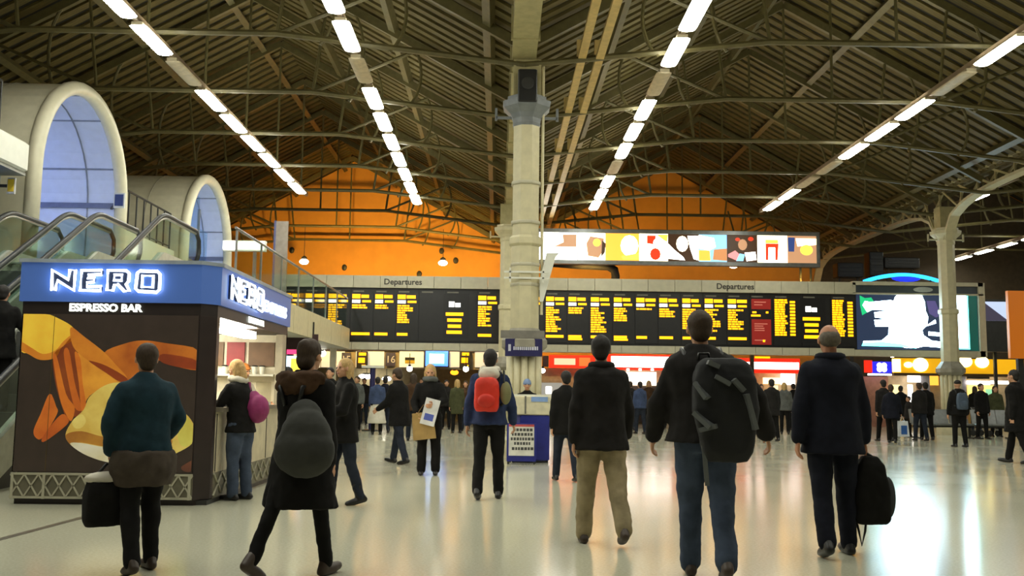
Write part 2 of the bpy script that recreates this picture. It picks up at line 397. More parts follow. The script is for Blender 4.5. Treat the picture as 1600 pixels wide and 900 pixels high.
# ------------------------------------------------------------------ fluorescent strips
DIFF = emis('fluorescent_diffuser', (252,252,236), TUBE)
UNLIT = mat('unlit_diffuser', (205,190,160), 0.4)
HOUS = mat('lamp_housing', (170,158,128), 0.5)
house_me = MB().box(-0.1,0.1,-0.80,0.80,0.05,0.11).mesh('housing', HOUS)
def diff_mesh(m):
    q = MB(); rings = []
    for yy, s_ in ((-0.78,0.6),(-0.74,0.95),(-0.6,1),(0.6,1),(0.74,0.95),(0.78,0.6)):
        rings.append([(0.165*s_*math.cos(a), yy, 0.05-0.045*s_*math.sin(a)) for a in [math.pi*j/6 for j in range(7)]])
    q.loft(rings); return q.mesh('diffuser', m)
lit_me, un_me = diff_mesh(DIFF), diff_mesh(UNLIT)
hang_me = MB().box(-0.02,0.02,-0.02,0.02,0.105,0.12).mesh('hanger', STEEL)
def strip_row(rowname, x, z, y_far, n, off, pitch=1.93, ymin=4.0):
    tr = MB().box(x-0.05,x+0.05,ymin-1,y_far+1.6,z+0.11,z+0.24).build('lighting_track', mat('track_paint',(142,122,96),0.5))
    tag(tr, 'long lighting track carrying the '+rowname+' row of strip lights', 'lighting track')
    for i in range(n):
        y = y_far-pitch*i
        if y < ymin: break
        lit = i not in off
        o = thing('strip_light', ('lit' if lit else 'unlit')+' fluorescent strip in the '+rowname+' row, '+ORD[i]+' from the far end', 'light', (x,y,z), 0, rowname+' row of strip lights')
        o.scale = (1, 0.8 if rowname == 'far right' else 1, 1); link('housing', house_me, o); link('diffuser', lit_me if lit else un_me, o); link('hanger', hang_me, o)
strip_row('leftmost', -6.77, 7.9, 31.55, 15, {6})
strip_row('centre-left', -2.95, 7.9, 33.1, 16, {7})
strip_row('centre-right', 3.4, 7.9, 33.65, 16, {3, 7})
strip_row('right-hand', 9.66, 7.9, 33.3, 16, {2, 3, 7})
strip_row('far right', 22.2, 7.9, 45.2, 16, set(), 2.0, 14)
p = at(1525, 312, 36)
strip_row('single-lamp', p.x, p.z, 36.0, 1, set(), 2, 34)
# ================================================================== DEPARTURES BOARD
YB = 35.0
def bx(px): return at(px, 490, YB).x
BX0, BX1 = bx(425), bx(1535)
bd = thing('departures_board', 'long black train departures board with glowing amber columns', 'departures board', ((BX0+BX1)/2, YB, 0))
bd.location = (0, YB, 0)
BLK = mat('board_black', (24,23,24), 0.35)
PANEL = mat('board_panel', (34,33,33), 0.3)
AMBER = emis('amber_led', (255,170,10), 2.2)
LEDW = emis('white_led', (255,255,245), 3.0)
B('casing', BLK, bd, (BX0,BX1,0.0,0.5,2.9,5.1))
XS = bx(1332)
q = MB(); xx = BX0; HX = []
while xx < XS-0.1:
    x1 = min(xx+0.98, XS); HX.append((xx, x1)); xx = x1
for a, b in HX: B('header_panel', CREAM2, bd, (a+0.008,b-0.008,-0.12,0.5,5.02,5.46))
for a, b in HX: B('sill_panel', CREAM2, bd, (a+0.008,b-0.008,-0.12,0.5,2.76,3.02))
link('lettering', text_mesh('Departures', 0.30, mat('header_lettering',(58,54,48),0.6), bold=0.006), bd, M=Matrix.Translation((bx(629),-0.125,5.23)) @ FACE_CAM)
link('lettering', text_mesh('Departures', 0.30, MATS['header_lettering'], bold=0.006), bd, M=Matrix.Translation((bx(1148),-0.125,5.23)) @ FACE_CAM)
random.seed(21)
def rows(q, x0, wid, ys, z, dz, h=0.062):
    for t in ys:
        a = x0
        while a < x0+wid*t:
            b = min(a+random.uniform(.08,.24), x0+wid*t); q.box(a, b, -0.045, -0.035, z-h, z); a = b+0.022
        z -= dz
    return z
# left edge px, kind
COLS = [(441,5),(477,3),(513,12),(550,5),(586,5),(621,11),(657,-1),(697,-2),(747,12),(783,4),(818,9),(853,14),(888,6),(923,14),(959,9),(994,4),(1030,7),(1066,12),(1101,13),(1137,12),(1173,-3),(1210,-4),(1254,-2),(1300,-4)]
for i, (px, n) in enumerate(COLS):
    x0 = bx(px); x1 = bx(COLS[i+1][0] if i+1 < len(COLS) else 1338)
    p = B('display_panel', PANEL, bd, (x0-0.04,x1-0.07,-0.03,0.02,3.1,4.95))
    W = min(0.74, x1-x0-0.14)
    hb = MB(); hb.box(x0+0.03,x0+W*0.6,-0.04,-0.03,4.86,4.91); hb.build('panel_caption', mat('caption_grey',(120,116,104),0.5), p)
    q = MB(); wq = MB()
    if n > 0:
        q.box(x0,x0+W*0.42,-0.045,-0.035,4.62,4.78); q.box(x0+W*0.47,x0+W*random.uniform(.85,1),-0.045,-0.035,4.64,4.76)
        wq.box(x0,x0+W*0.42,-0.045,-0.035,4.46,4.57); q.box(x0+W*0.52,x0+W*0.98,-0.045,-0.035,4.48,4.56)
        z = rows(q, x0, W, [random.choice((.4,.5,.62,.7,.8)) for _ in range(max(0,n-3))], 4.40, 0.085, 0.06)
        q.box(x0,x0+W*random.choice((.55,.7,.72,.95)),-0.045,-0.035,3.28,3.38)
        if n in (6,9): q.box(x0,x0+W*0.75,-0.045,-0.035,3.20,3.27)
    elif n == -2:
        B('clock_frame', BLK, p, (x0-0.1,x0+W+0.1,-0.034,-0.028,3.2,4.85))
        wq.box(x0+0.1,x0+0.30,-0.047,-0.035,4.35,4.55); wq.box(x0+0.33,x0+0.52,-0.047,-0.035,4.35,4.5)
        z = 4.15
        for hw in (.32,.26,.24,.28):
            q.box(x0+0.31-hw,x0+0.31+hw,-0.045,-0.035,z-0.12,z); z -= 0.22
    elif n == -3:
        RED = emis('red_notice', (150,32,24), 0.55)
        B('red_notice', RED, p, (x0+0.02,x0+W,-0.04,-0.03,4.42,4.80), (x0+0.02,x0+W,-0.04,-0.03,3.12,4.05))
        q.box(x0,x0+0.35,-0.045,-0.035,4.15,4.22); q.box(x0+0.05,x0+0.2,-0.045,-0.035,4.27,4.34); q.box(x0+0.55,x0+0.64,-0.045,-0.035,4.27,4.34); q.box(x0+0.42,x0+0.5,-0.05,-0.042,3.22,3.3)
        t_ = MB()
        for zz in (4.7,4.6,3.9,3.82,3.74,3.66,3.3): t_.box(x0+0.12,x0+0.12+random.uniform(.3,.5),-0.044,-0.04,zz-0.035,zz)
        t_.build('notice_text', emis('notice_pink',(210,120,100),0.6), p)['kind'] = 'stuff'
    elif n == -4:
        rows(q, x0, W, [random.choice((.52,.58,.5,.62,.64)) for _ in range(16)], 4.80, 0.085, 0.066)
        z = 4.74
        for _ in range(11): q.box(x0+W*0.76,x0+W*1.02,-0.045,-0.035,z-0.08,z); z -= 0.12
    if q.f: q.build('amber_text', AMBER, p)['kind'] = 'stuff'
    if wq.f: wq.build('white_text', LEDW, p)['kind'] = 'stuff'
for x_ in (1.08, 16.62, -7.6): MB().box(x_-0.1,x_+0.1,0.25,0.45,0,2.95).build('support_post', DARK, bd)
# big video screen at the right end
sx0, sx1 = bx(1338), bx(1527)
B('screen_frame', CREAM2, bd, (XS,BX1,-0.12,0.5,5.36,5.50),(XS,BX1,-0.12,0.5,5.02,5.08),(BX1-0.18,BX1+0.06,-0.12,0.5,2.78,5.5),(XS,BX1,-0.12,0.5,2.76,2.98),(XS-0.02,XS+0.1,-0.12,0.5,5.05,5.45))
B('screen_header', mat('screen_navy_header',(52,62,70),0.4), bd, (XS+0.1,BX1-0.18,-0.05,0.4,5.08,5.36))
q = MB(); c_ = bx(1442)
q.loft([[(c_+0.36*math.cos(a), yy, 5.22+0.1*math.sin(a)) for a in [2*math.pi*k_/16 for k_ in range(16)]] for yy in (-0.05,-0.1)]); q.build('screen_badge', mat('badge_grey',(170,175,172),0.4), bd)
scr = B('video_screen', emis('screen_navy',(42,56,84),0.7), bd, (sx0,sx1,-0.02,0.05,3.0,5.02))
def Sx(u): return at(1330+u/5.0, 500, YB).x
def Sz(v): return at(1440, 420+v/5.0, YB).z
def spoly(name, poly, m, d):
    MB().prism([(Sx(u), Sz(v)) for u, v in poly], lambda a,b:(a,-0.02-d,b), lambda a,b:(a,-0.01,b)).build(name, m, scr)
SWH = emis('screen_white',(205,240,255),11); SGR = emis('screen_green',(30,190,120),1.1); SPU = emis('screen_purple',(92,84,140),0.7); STE = emis('screen_teal',(90,240,225),6)
spoly('green_glow', [(70,215),(110,235),(160,230),(185,270),(160,330),(120,350),(85,370),(72,300)], SGR, 0.004)
spoly('screen_image', [(90,290),(110,258),(150,265),(310,248),(335,255),(345,225),(375,195),(420,182),(510,185),(555,205),(578,260),(582,330),(600,375),(590,440),(655,395),(660,425),(580,450),(550,480),(560,520),(620,560),(690,568),(700,615),(560,605),(500,620),(420,620),(380,610),(80,605),(90,570),(230,565),(285,520),(290,455),(185,455),(178,405),(290,395),(185,385),(180,345),(290,330),(165,325),(125,345)], SWH, 0.008)
spoly('teal_ground', [(75,608),(380,612),(500,622),(380,590),(230,575),(85,585)], STE, 0.010)
spoly('screen_image', [(598,490),(690,498),(690,525),(598,520)], SWH, 0.008)
spoly('purple_glow', [(590,250),(660,250),(700,360),(660,380),(610,350)], SPU, 0.004)
spoly('teal_edge', [(780,185),(915,190),(918,625),(790,625)], STE, 0.005)
spoly('screen_image', [(788,200),(902,205),(902,610),(800,612)], SWH, 0.009)
spoly('dark_green_edge', [(918,185),(985,190),(985,640),(918,635)], emis('screen_darkgreen',(14,84,74),0.7), 0.004)
# lamps hanging before the orange wall
for i, (px, py) in enumerate(((475,409),(692,411),(1146,415))):
    p = at(px, py, 41.6)
    t = thing('pendant_lamp', ['small white pendant lamp at the left of the orange wall','small white pendant lamp just left of the central column','small white pendant lamp under the lit advertising banner'][i], 'lamp', p, 0, 'pendant lamps')
    MB().ell((0,0,0),(0.2,0.2,0.12),12,8).build('globe', LAMPW, t, True)
    MB().lathe([(0.05,0.1),(0.12,0.12),(0.12,0.2),(0.03,0.26)],n=10).build('cap', DARK, t)
    MB().tube([(0,0,0.26),(0,0,8.35-p.z)],0.012,5).build('cord', DARK, t)
# sodium floodlights behind the board washing the gable
for i, x in enumerate((-6.5,-2.5,3.5,7.5,11.5)):
    t = thing('floodlight', 'sodium floodlight behind the departures board, '+ORD[i]+' from the left', 'floodlight', (x, 35.9, 5.1), 0, 'sodium floodlights')
    B('bracket', DARK, t, (-0.03,0.03,-0.4,0.05,-0.1,0.0))
    B('housing', DARK, t, (-0.25,0.25,-0.12,0.1,0.0,0.3))
    B('lens', emis('sodium_lens',(255,140,30),6), t, (-0.22,0.22,0.1,0.12,0.03,0.27))
    ld = bpy.data.lights.new('sodium_light','AREA'); ld.energy = (300,300,110,80,60)[i]; ld.spread = R(95); ld.color = (1.0,0.62,0.16); ld.shape = 'RECTANGLE'; ld.size = 0.45; ld.size_y = 0.25
    lo = link('sodium_light', ld, t, (0,0.15,0.15)); lo.rotation_euler = (R(90+4),0,0)
# blue glow sign on top of the board
p = at(1412, 437, 35.3)
t = thing('neon_arc', 'glowing blue arc-shaped sign above the video screen', 'neon sign', (p.x,35.3,p.z-0.1))
pts = [(1.5*s_, 0, 0.28*(1-s_*s_)) for s_ in [j/8-1 for j in range(17)]]
MB().tube(pts,0.07,8).build('tube', emis('neon_cyan',(40,170,255),3.0), t)
MB().ell((0.1,0.02,0.16),(0.55,0.06,0.13),14,8).build('core', emis('neon_blue',(20,40,255),2.4), t)
[MB().bar((s_,0,5.45-p.z+0.1),(s_,0,0.1),0.05,0.05).build('support', DARK, t) for s_ in (-1.0,1.0)]

# ================================================================== ADVERTISING BANNER
YA = 36.6
def ax(px): return at(px, 390, YA).x
az1, az0 = at(1060,365,YA).z, at(1060,410,YA).z
ad = thing('advertising_banner', 'long backlit advertising banner with food pictures above the board', 'banner', (0,YA,0))
A0, A1 = ax(838), ax(1280)
B('frame', GREY, ad, (A0,A1,-0.08,0.25,az1-0.03,az1+0.12),(A0,A1,-0.08,0.25,az0-0.12,az0+0.03),(A1-0.12,A1,-0.08,0.25,az0,az1),(A0,A0+0.1,-0.08,0.25,az0,az1))
B('light_box', mat('box_grey',(90,88,80),0.5), ad, (A0+0.1,A1-0.12,0.02,0.24,az0,az1))
def Ax(u): return at(850+u*0.275, 390, YA).x
def Az(v): return at(1060, 355+v*0.275, YA).z
E_ = lambda n,c,s: emis('ad_'+n,c,s)
WH = E_('white',(255,252,240),7); CRM = E_('cream',(255,240,200),4.5); OR = E_('orange',(245,170,60),1.8); BRN = E_('brown',(196,146,106),1.1); DKB = E_('darkbrown',(80,52,30),0.6); REDA = E_('red',(220,60,25),1.2); YEL = E_('yellow',(255,215,70),2.2); SKYB = E_('sky',(140,195,230),1.6); PNK = E_('pink',(240,150,150),1.2); NVY = E_('navy',(60,80,140),0.8)
FR = [((-40,190),WH),((192,350),CRM),((350,540),OR),((540,705),CRM),((705,880),DKB),((880,1040),SKYB),((1040,1212),DKB),((1212,1383),CRM),((1383,1550),BRN)]
panes = []
for (u0,u1), m in FR:
    panes.append(MB().box(Ax(u0)+0.01,Ax(u1)-0.01,-0.02,0.03,az0+0.02,az1-0.02).build('picture_panel', m, ad))
def apoly(i, name, poly, m, d=0.006):
    MB().prism([(Ax(u), Az(max(44,min(v,190)))) for u, v in poly], lambda a,b:(a,-0.02-d,b), lambda a,b:(a,-0.01,b)).build(name, m, panes[i])
def blob(u, v, r, rv=None, n=12): return [(u+r*math.cos(2*math.pi*k_/n), v+(rv or r)*math.sin(2*math.pi*k_/n)) for k_ in range(n)]
apoly(0,'picture_shape',[(55,120),(110,95),(105,50),(185,50),(185,122)],BRN)
apoly(1,'picture_shape',[(240,100),(262,60),(340,70),(330,150),(310,180),(250,170)],BRN); apoly(1,'picture_shape',blob(300,95,22),YEL,0.01); apoly(1,'picture_shape',[(330,80),(350,100),(345,150),(325,175)],DKB,0.01)
apoly(2,'picture_shape',blob(485,110,50,60),WH); apoly(2,'picture_shape',[(440,170),(540,150),(535,188),(450,188)],YEL,0.01)
apoly(3,'picture_shape',[(585,50),(635,50),(630,100),(585,95)],REDA); apoly(3,'picture_shape',blob(632,155,30,34),REDA); apoly(3,'picture_shape',blob(650,90,30,25),WH,0.01); apoly(3,'picture_shape',[(640,44),(703,44),(700,85),(680,75)],YEL,0.012)
apoly(4,'picture_shape',[(705,95),(740,130),(790,170),(800,188),(705,180)],WH); apoly(4,'picture_shape',blob(785,95,34,45),CRM); apoly(4,'picture_shape',[(815,50),(878,48),(878,188),(850,180),(830,120)],WH)
apoly(5,'picture_shape',[(880,44),(965,60),(975,110),(940,130),(880,120)],WH); apoly(5,'picture_shape',[(880,130),(940,130),(945,188),(880,188)],OR,0.01); apoly(5,'picture_shape',[(965,125),(1038,118),(1038,188),(958,182)],E_('tan',(225,150,90),0.9),0.01)
apoly(6,'picture_shape',blob(1128,95,26,32),BRN); apoly(6,'picture_shape',[(1045,150),(1085,128),(1110,150),(1100,188),(1045,165)],PNK); apoly(6,'picture_shape',[(1110,145),(1140,150),(1130,188),(1090,188)],SKYB,0.01); apoly(6,'picture_shape',[(1140,140),(1200,135),(1205,180),(1150,188)],WH,0.01); apoly(6,'picture_shape',blob(1100,65,14,10),REDA); apoly(6,'picture_shape',blob(1175,62,16,12),REDA)
apoly(7,'picture_shape',[(1258,65),(1330,65),(1330,85),(1258,85)],YEL); apoly(7,'picture_shape',[(1258,86),(1332,86),(1325,180),(1312,180),(1312,108),(1275,108),(1272,180),(1258,180)],REDA); apoly(7,'picture_shape',[(1276,110),(1312,110),(1312,180),(1276,180)],WH,0.01)
apoly(8,'picture_shape',[(1385,50),(1425,50),(1420,130),(1388,130)],NVY); apoly(8,'picture_shape',blob(1490,120,36,30),YEL,0.01); apoly(8,'picture_shape',[(1430,55),(1545,55),(1545,90),(1440,100)],CRM)
for px in (900,1000,1150,1264): MB().bar((ax(px),0.15,az1),(ax(px),1.2,8.6),0.05,0.05).build('hanger', STEEL, ad)
for px in (1252,1268): MB().bar((ax(px),0.15,4.35),(ax(px),0.15,az0),0.07,0.07).build('support', STEEL, ad)
MB().box(ax(1240),ax(1280),0.05,3.0,4.25,4.36).build('ledge', STEEL, ad)
du = MB().tube([at(845,409,37.2),at(905,414,37.2),at(950,416,37.2),at(960,422,37.2),at(962,432,37.2),at(962,432,37.2)+Vector((0,0.4,-0.25)),at(962,432,37.2)+Vector((0,9.6,-0.25))],0.17,10).build('air_duct', mat('duct_grey',(40,38,34),0.6), None, True)
tag(du, 'dark round duct bending down under the lit banner', 'duct')
# dark plant boxes above the board on the right
for i,(a,b,c,d) in enumerate(((1305,1345,412,434),(1355,1376,395,432),(1378,1432,404,420))):
    p0, p1 = at(a,d,39.5), at(b,c,39.5)
    t = thing('equipment_box', ['wide black equipment box left of the blue neon arc','tall black equipment box behind the blue neon arc','low black equipment box over the blue neon arc'][i], 'equipment box', ((p0.x+p1.x)/2,39.5,p0.z))
    hw = (p1.x-p0.x)/2; hh = p1.z-p0.z
    B('cabinet', BLACK, t, (-hw,hw,-0.3,0.3,0,hh), bev=0.03)
    q = MB()
    for zz in range(3): q.box(-hw*0.8,hw*0.8,-0.32,-0.3,hh*(0.2+0.25*zz),hh*(0.3+0.25*zz))
    q.build('vent_grille', DARK, t)
    [MB().bar((s_*hw*0.7,0,0),(s_*hw*0.7,0,4.35-p0.z),0.06,0.06).build('stand', DARK, t) for s_ in (-1,1)]
gal = thing('service_gallery', 'dim service gallery deck behind the departures board', 'gallery', (0,0,0))
B('deck', DARK, gal, (10.5,19.5,38.6,40.4,4.2,4.35)); B('post', DARK, gal, (10.6,10.75,40.2,40.35,0,4.2),(19.2,19.35,40.2,40.35,0,4.2),(14.8,14.95,40.2,40.35,0,4.2))
# orange panel and tilted poster at the far right
p0, p1 = at(1578,560,33), at(1612,455,33)
op = thing('orange_pillar_panel', 'tall orange panel at the right edge of the picture', 'panel', ((p0.x+p1.x)/2,33,0))
B('board', emis('orange_lit_panel',(205,110,20),0.35,(205,110,20)), op, (-0.45,0.55,-0.08,0.08,p0.z,p1.z)); B('post', DARK, op, (-0.1,0.1,0.09,0.25,0,p1.z))
p = at(1557,505,39.8)
bl = thing('video_panel', 'bluish lit picture panel between the board and the orange panel', 'screen', (p.x,39.8,p.z))
B('cabinet', DARK, bl, (-0.6,0.6,0,0.2,-1.2,1.0)); B('picture', emis('bluewhite',(190,205,235),0.9), bl, (-0.55,0.55,-0.02,0.0,0.1,0.9))
MB().prism([(-0.55,0.9),(0.5,0.1),(-0.55,0.1)],lambda u,v:(u,-0.03,v),lambda u,v:(u,-0.021,v)).build('picture_shape', emis('dusk_violet',(70,64,84),0.6), bl)
B('pole', DARK, bl, (-0.06,0.06,0.2,0.3,-p.z,0))
# ================================================================== MALL ENTRANCE ON THE LEFT
MZ = 3.45
SHELL = mat('vault_cream', (214,208,182), 0.4, var=0.04)
INNER = mat('vault_lining', (196,206,234), 0.5, var=0.03)
slab = MB().box(-19.1,-5.35,17.3,34.4,2.75,MZ).build('floor_upper', WHITE)
tag(slab, 'white upper deck of the shopping mall on the left', kind='structure')
for j in range(9): MB().box(-5.36,-5.3,17.35+1.89*j,17.35+1.89*j+1.86,2.74,MZ+0.02).build('fascia_panel', CREAM, slab)
MB().box(-5.9,-5.7,33.9,34.1,0,2.75).box(-5.9,-5.7,24,24.2,0,2.75).build('support_post', CREAM, slab)
def vault(yc, r, label, glassy):
    t = thing('vault_arch', label, 'arch', (-9.05, yc, 0))
    zs = 5.52; n = 20
    def prof(rad): return [(-rad, MZ)]+[(-rad*math.cos(math.pi*k_/n), zs+rad*math.sin(math.pi*k_/n)) for k_ in range(n+1)]+[(rad, MZ)]
    o, i_ = prof(r-0.05), prof(r-0.22)
    def shell(x0, x1, oo, ii, name, m):
        q = MB(); N = len(oo)
        vs_ = [(x0,u,v) for u,v in oo]+[(x0,u,v) for u,v in ii]+[(x1,u,v) for u,v in oo]+[(x1,u,v) for u,v in ii]
        fs = []
        for k_ in range(N-1):
            fs += [(k_,k_+1,N+k_+1,N+k_),(2*N+k_,2*N+k_+1,3*N+k_+1,3*N+k_),(k_,k_+1,2*N+k_+1,2*N+k_),(N+k_,N+k_+1,3*N+k_+1,3*N+k_)]
        q.add(vs_, fs); return q.build(name, m, t, False)
    shell(-5.5, 0, o, prof(r-0.12), 'shell', SHELL)
    shell(-5.5, -0.05, prof(r-0.13), i_, 'lining', INNER)
    # rounded rim
    rim = [(0, u, v) for u, v in prof(r-0.13)]
    MB().tube(rim, 0.15, 10).build('rim', SHELL, t, True)
    SEAM = mat('vault_seam', (120,128,150), 0.5)
    q = MB()
    for x in (-0.75,-2.2):
        pts = [(x,u,v) for u,v in prof(r-0.225)]
        q.tube(pts, 0.02, 5)
    for a in (0.28,0.48,0.66,0.86):
        u, v = -(r-0.225)*math.cos(math.pi*a), zs+(r-0.225)*math.sin(math.pi*a); q.tube([(-5.4,u,v),(-0.1,u,v)],0.022,5)
    q.build('seam', SEAM, t)
    q = MB()
    for x in (-1.2,-3.2): q.tube([(x,u,v) for u,v in prof(r-0.045)],0.012,5)
    q.build('shell_joint', mat('joint_grey',(150,146,128),0.5), t)
    q = MB(); q.prism([(u*0.985,v) for u,v in i_], lambda u,v:(-5.5,u,v), lambda u,v:(-5.4,u,v)); q.build('back_wall', INNER, t)
    q = MB(); q.box(-5.3,-0.1,r-.26,r-.2,5.50,5.62); q.build('transom', mat('transom_grey',(96,104,136),0.5), t)
    if glassy:
        for (a,b) in ((-1.9,-0.95),(-0.93,0.0),(0.02,0.95),(0.97,1.9)):
            MB().box(-0.62,-0.6,a,b,MZ,zs+math.sqrt(max(0,(r-.25)**2-max(abs(a),abs(b))**2))).build('pane', glass('door_glass',(0.8,0.92,0.98),0.2), t)
        MB().box(-0.65,-0.57,-2.0,2.0,5.2,5.28).box(-0.65,-0.57,-0.02,0.02,MZ,7.2).box(-0.65,-0.57,-0.97,-0.93,MZ,7.0).box(-0.65,-0.57,0.94,0.98,MZ,7.0).build('mullion', GREY, t)
    # ceiling lamp tucked inside the vault
    lp = MB().box(-3.4,-2.2,-0.12,0.12,zs+r-0.42,zs+r-0.32).build('vault_lamp', emis('vault_lamp',(205,222,255),30 if not glassy else 80), t)
    MB().box(-5.39,-5.34,-0.9,0.9,3.9,4.5).build('lit_shop_sign', emis('mall_blue',(40,90,255),1.6), t)
    return t
V1 = vault(20.57, 2.28, 'large cream barrel vault entrance nearer the escalators', False)
V2 = vault(29.6, 2.34, 'smaller-looking glazed cream vault farther along the mall deck', True)
# low walls between and beside the vaults
wm = MB().box(-9.5,-9.25,22.9,27.2,MZ,5.15).box(-9.5,-9.25,32.0,34.4,MZ,4.6).build('wall_mall', SHELL); tag(wm, 'cream parapet wall between the two mall vaults', kind='structure')
wm2 = MB().box(-9.5,-9.25,9.5,17.6,MZ,5.3).box(-14.2,-9.3,9.5,17.6,5.3,5.4).build('wall_mall_near', mat('mall_grey',(150,152,150),0.5)); tag(wm2, 'grey shop wall left of the large vault', kind='structure')
cn = thing('canopy_beam', 'white box canopy beam left of the large vault', 'canopy', (-9.0, 13.5, 5.2))
B('beam', WHITE, cn, (-0.3,0.25,-4,4.1,0.0,0.55), bev=0.04); B('soffit', mat('soffit_grey',(150,150,140),0.5), cn, (-0.3,0.2,-4,4.1,-0.06,0.0))
def rail(label, x, y0, y1, z0, h, n):
    t = thing('railing', label, 'railing', (x, y0, z0))
    for k_ in range(n): MB().tube([(0,(y1-y0)*k_/(n-1),0),(0,(y1-y0)*k_/(n-1),h)],0.022,6).build('post', DARK, t)
    MB().tube([(0,0,h),(0,y1-y0,h)],0.028,6).build('top_rail', DARK, t)
    MB().tube([(0,0,h*0.12),(0,y1-y0,h*0.12)],0.02,6).build('bottom_rail', DARK, t)
rail('dark railing on the wall between the two vaults', -9.37, 23.0, 27.1, 5.15, 1.05, 9)
rail('dark railing at the left edge above the white canopy beam', -9.2, 12.0, 17.3, 5.75, 1.1, 8)
for nm, lb, (px,py,Y), c1, c2, w_, h_ in (('notice_sign','small blue framed notice at the foot of the large vault',(186,313,21.6),(196,200,205),(52,66,120),0.12,0.17), ('yellow_notice','small yellow notice left of the large vault',(17,290,17.5),(190,190,190),(225,190,40),0.07,0.15)):
    p = at(px,py,Y); t = thing(nm, lb, 'sign', p)
    B('frame', mat(nm+'_f',c1,0.4), t, (-w_,w_,0,0.05,-h_,h_)); B('face', mat(nm+'_p',c2,0.4), t, (-w_*0.8,w_*0.8,-0.01,0,-h_*0.75,h_*0.8)); MB().bar((0,0.05,0),(-0.62,1.1,0) if nm == 'notice_sign' else (-0.45,0.0,0),0.05,0.05).build('bracket', DARK, t)
MB().box(-9.24,-9.2,14.5,17.2,3.6,5.0).build('lit_window', emis('mall_window_blue',(70,120,200),0.7), wm2)
# mall shop lights glimpsed through the balustrades
for i,(px,py,Y,c,s,lb) in enumerate(((96,350,23,(50,90,255),2.2,'small blue lit shop sign behind the escalator glass'),(160,373,23,(40,120,255),2.2,'blue lit sign low behind the second handrail'),(177,383,24,(70,150,255),2.0,'lower blue lit sign right of the bright lamp'))):
    p = at(px,py,Y); t = thing('shop_sign', lb, 'sign', p, R(10)); B('lit_face', emis('shopsign%d'%i,c,s), t, (-0.2,0.2,-0.03,0,-0.1,0.1)); B('casing', DARK, t, (-0.22,0.22,0,0.08,-0.12,0.12))
    MB().tube([(0,0.04,-0.1),(0,0.04,-(p.z-MZ))],0.02,6).build('post', DARK, t)
# escalators
EB = mat('escalator_cladding', (186,186,172), 0.35, metal=0.2)
RUB = mat('handrail_rubber', (38,38,38), 0.4)
ALU = mat('handrail_trim', (178,176,165), 0.3, metal=0.7)
EGL = glass('balustrade_glass', (0.76,0.84,0.79), 0.10)
TA = math.tan(R(30)); YT = 17.25; Y_ = YT-MZ/TA
def escalator(xl, xr, label):
    t = thing('escalator', label, 'escalator', ((xl+xr)/2, Y_, 0)); h = (xr-xl)/2; L = YT-Y_
    for s in (-1,1):
        x = s*h
        prof = [(-1.4,0),(0,0),(L,MZ),(L+2.0,MZ),(L+2.0,MZ+0.22),(L,MZ+0.22),(0,0.25),(-1.4,0.25)]
        MB().prism([(-1.4,0.0),(0.4,0.0),(L+0.7,MZ-0.35),(L+2.0,MZ-0.35),(L+2.0,MZ+0.25),(L,MZ+0.25),(0,0.25),(-1.4,0.25)], lambda u,v:(x-0.06*1,u,v), lambda u,v:(x+0.06,u,v)).build('side_cladding', EB, t)
        pg = [(-1.2,0.25),(0,0.25),(L,MZ+0.25),(L+1.9,MZ+0.25),(L+2.05,MZ+0.6),(L+1.9,MZ+0.93),(L,MZ+0.93),(0,0.93),(-1.2,0.93),(-1.35,0.6)]
        MB().prism(pg, lambda u,v:(x-0.006,u,v), lambda u,v:(x+0.006,u,v)).build('glass_balustrade', EGL, t)
        pts = [(x,-1.1,0.28),(x,-1.38,0.45),(x,-1.42,0.68),(x,-1.2,0.95),(x,-0.3,0.96)]
        for j in range(7): u = -0.3+0.6*j/6; pts.append((x,u,0.96+max(0,(u+0.3)**2/1.2*TA)))
        pts += [(x,L-0.3,MZ+0.96-0.3*TA+0.0)]
        for j in range(1,7): u = L-0.3+0.6*j/6; pts.append((x,u,MZ+0.96-(max(0,(L+0.3-u))**2/1.2*TA)))
        pts += [(x,L+1.9,MZ+0.96),(x,L+2.12,MZ+0.8),(x,L+2.15,MZ+0.55),(x,L+2.0,MZ+0.32)]
        MB().tube(pts,0.045,8).build('handrail', RUB, t, True)
        MB().tube([(p_[0],p_[1],p_[2]-0.055) for p_ in pts[3:-3]],0.025,6).build('handrail_trim', ALU, t, True)
    sme = MB().prism([(0,0),(0.4,0),(0.4,0.21),(0.38,0.23),(0,0.23)], lambda u,v:(-h+0.08,u,v), lambda u,v:(h-0.08,u,v)).mesh('step', mat('step_metal',(92,92,90),0.4,metal=0.5))
    n = int(L/0.4)
    for k_ in range(n): link('step', sme, t, (0,k_*0.4,(k_)*0.4*TA))
    B('landing_plate', ALU, t, (-h+0.07,h-0.07,L-0.1,L+2.0,MZ,MZ+0.02),(-h+0.07,h-0.07,-1.4,0,0,0.02))
    MB().prism([(0.3,0.0),(L+0.6,MZ-0.35),(L+0.6,MZ-0.7),(1.2,0)], lambda u,v:(-h,u,v), lambda u,v:(h,u,v)).build('truss_casing', DARK, t)
    return t
escalator(-7.28,-6.1,'escalator with pale handrail right behind the coffee kiosk')
escalator(-8.86,-7.82,'escalator at the far left beyond the nearer one')
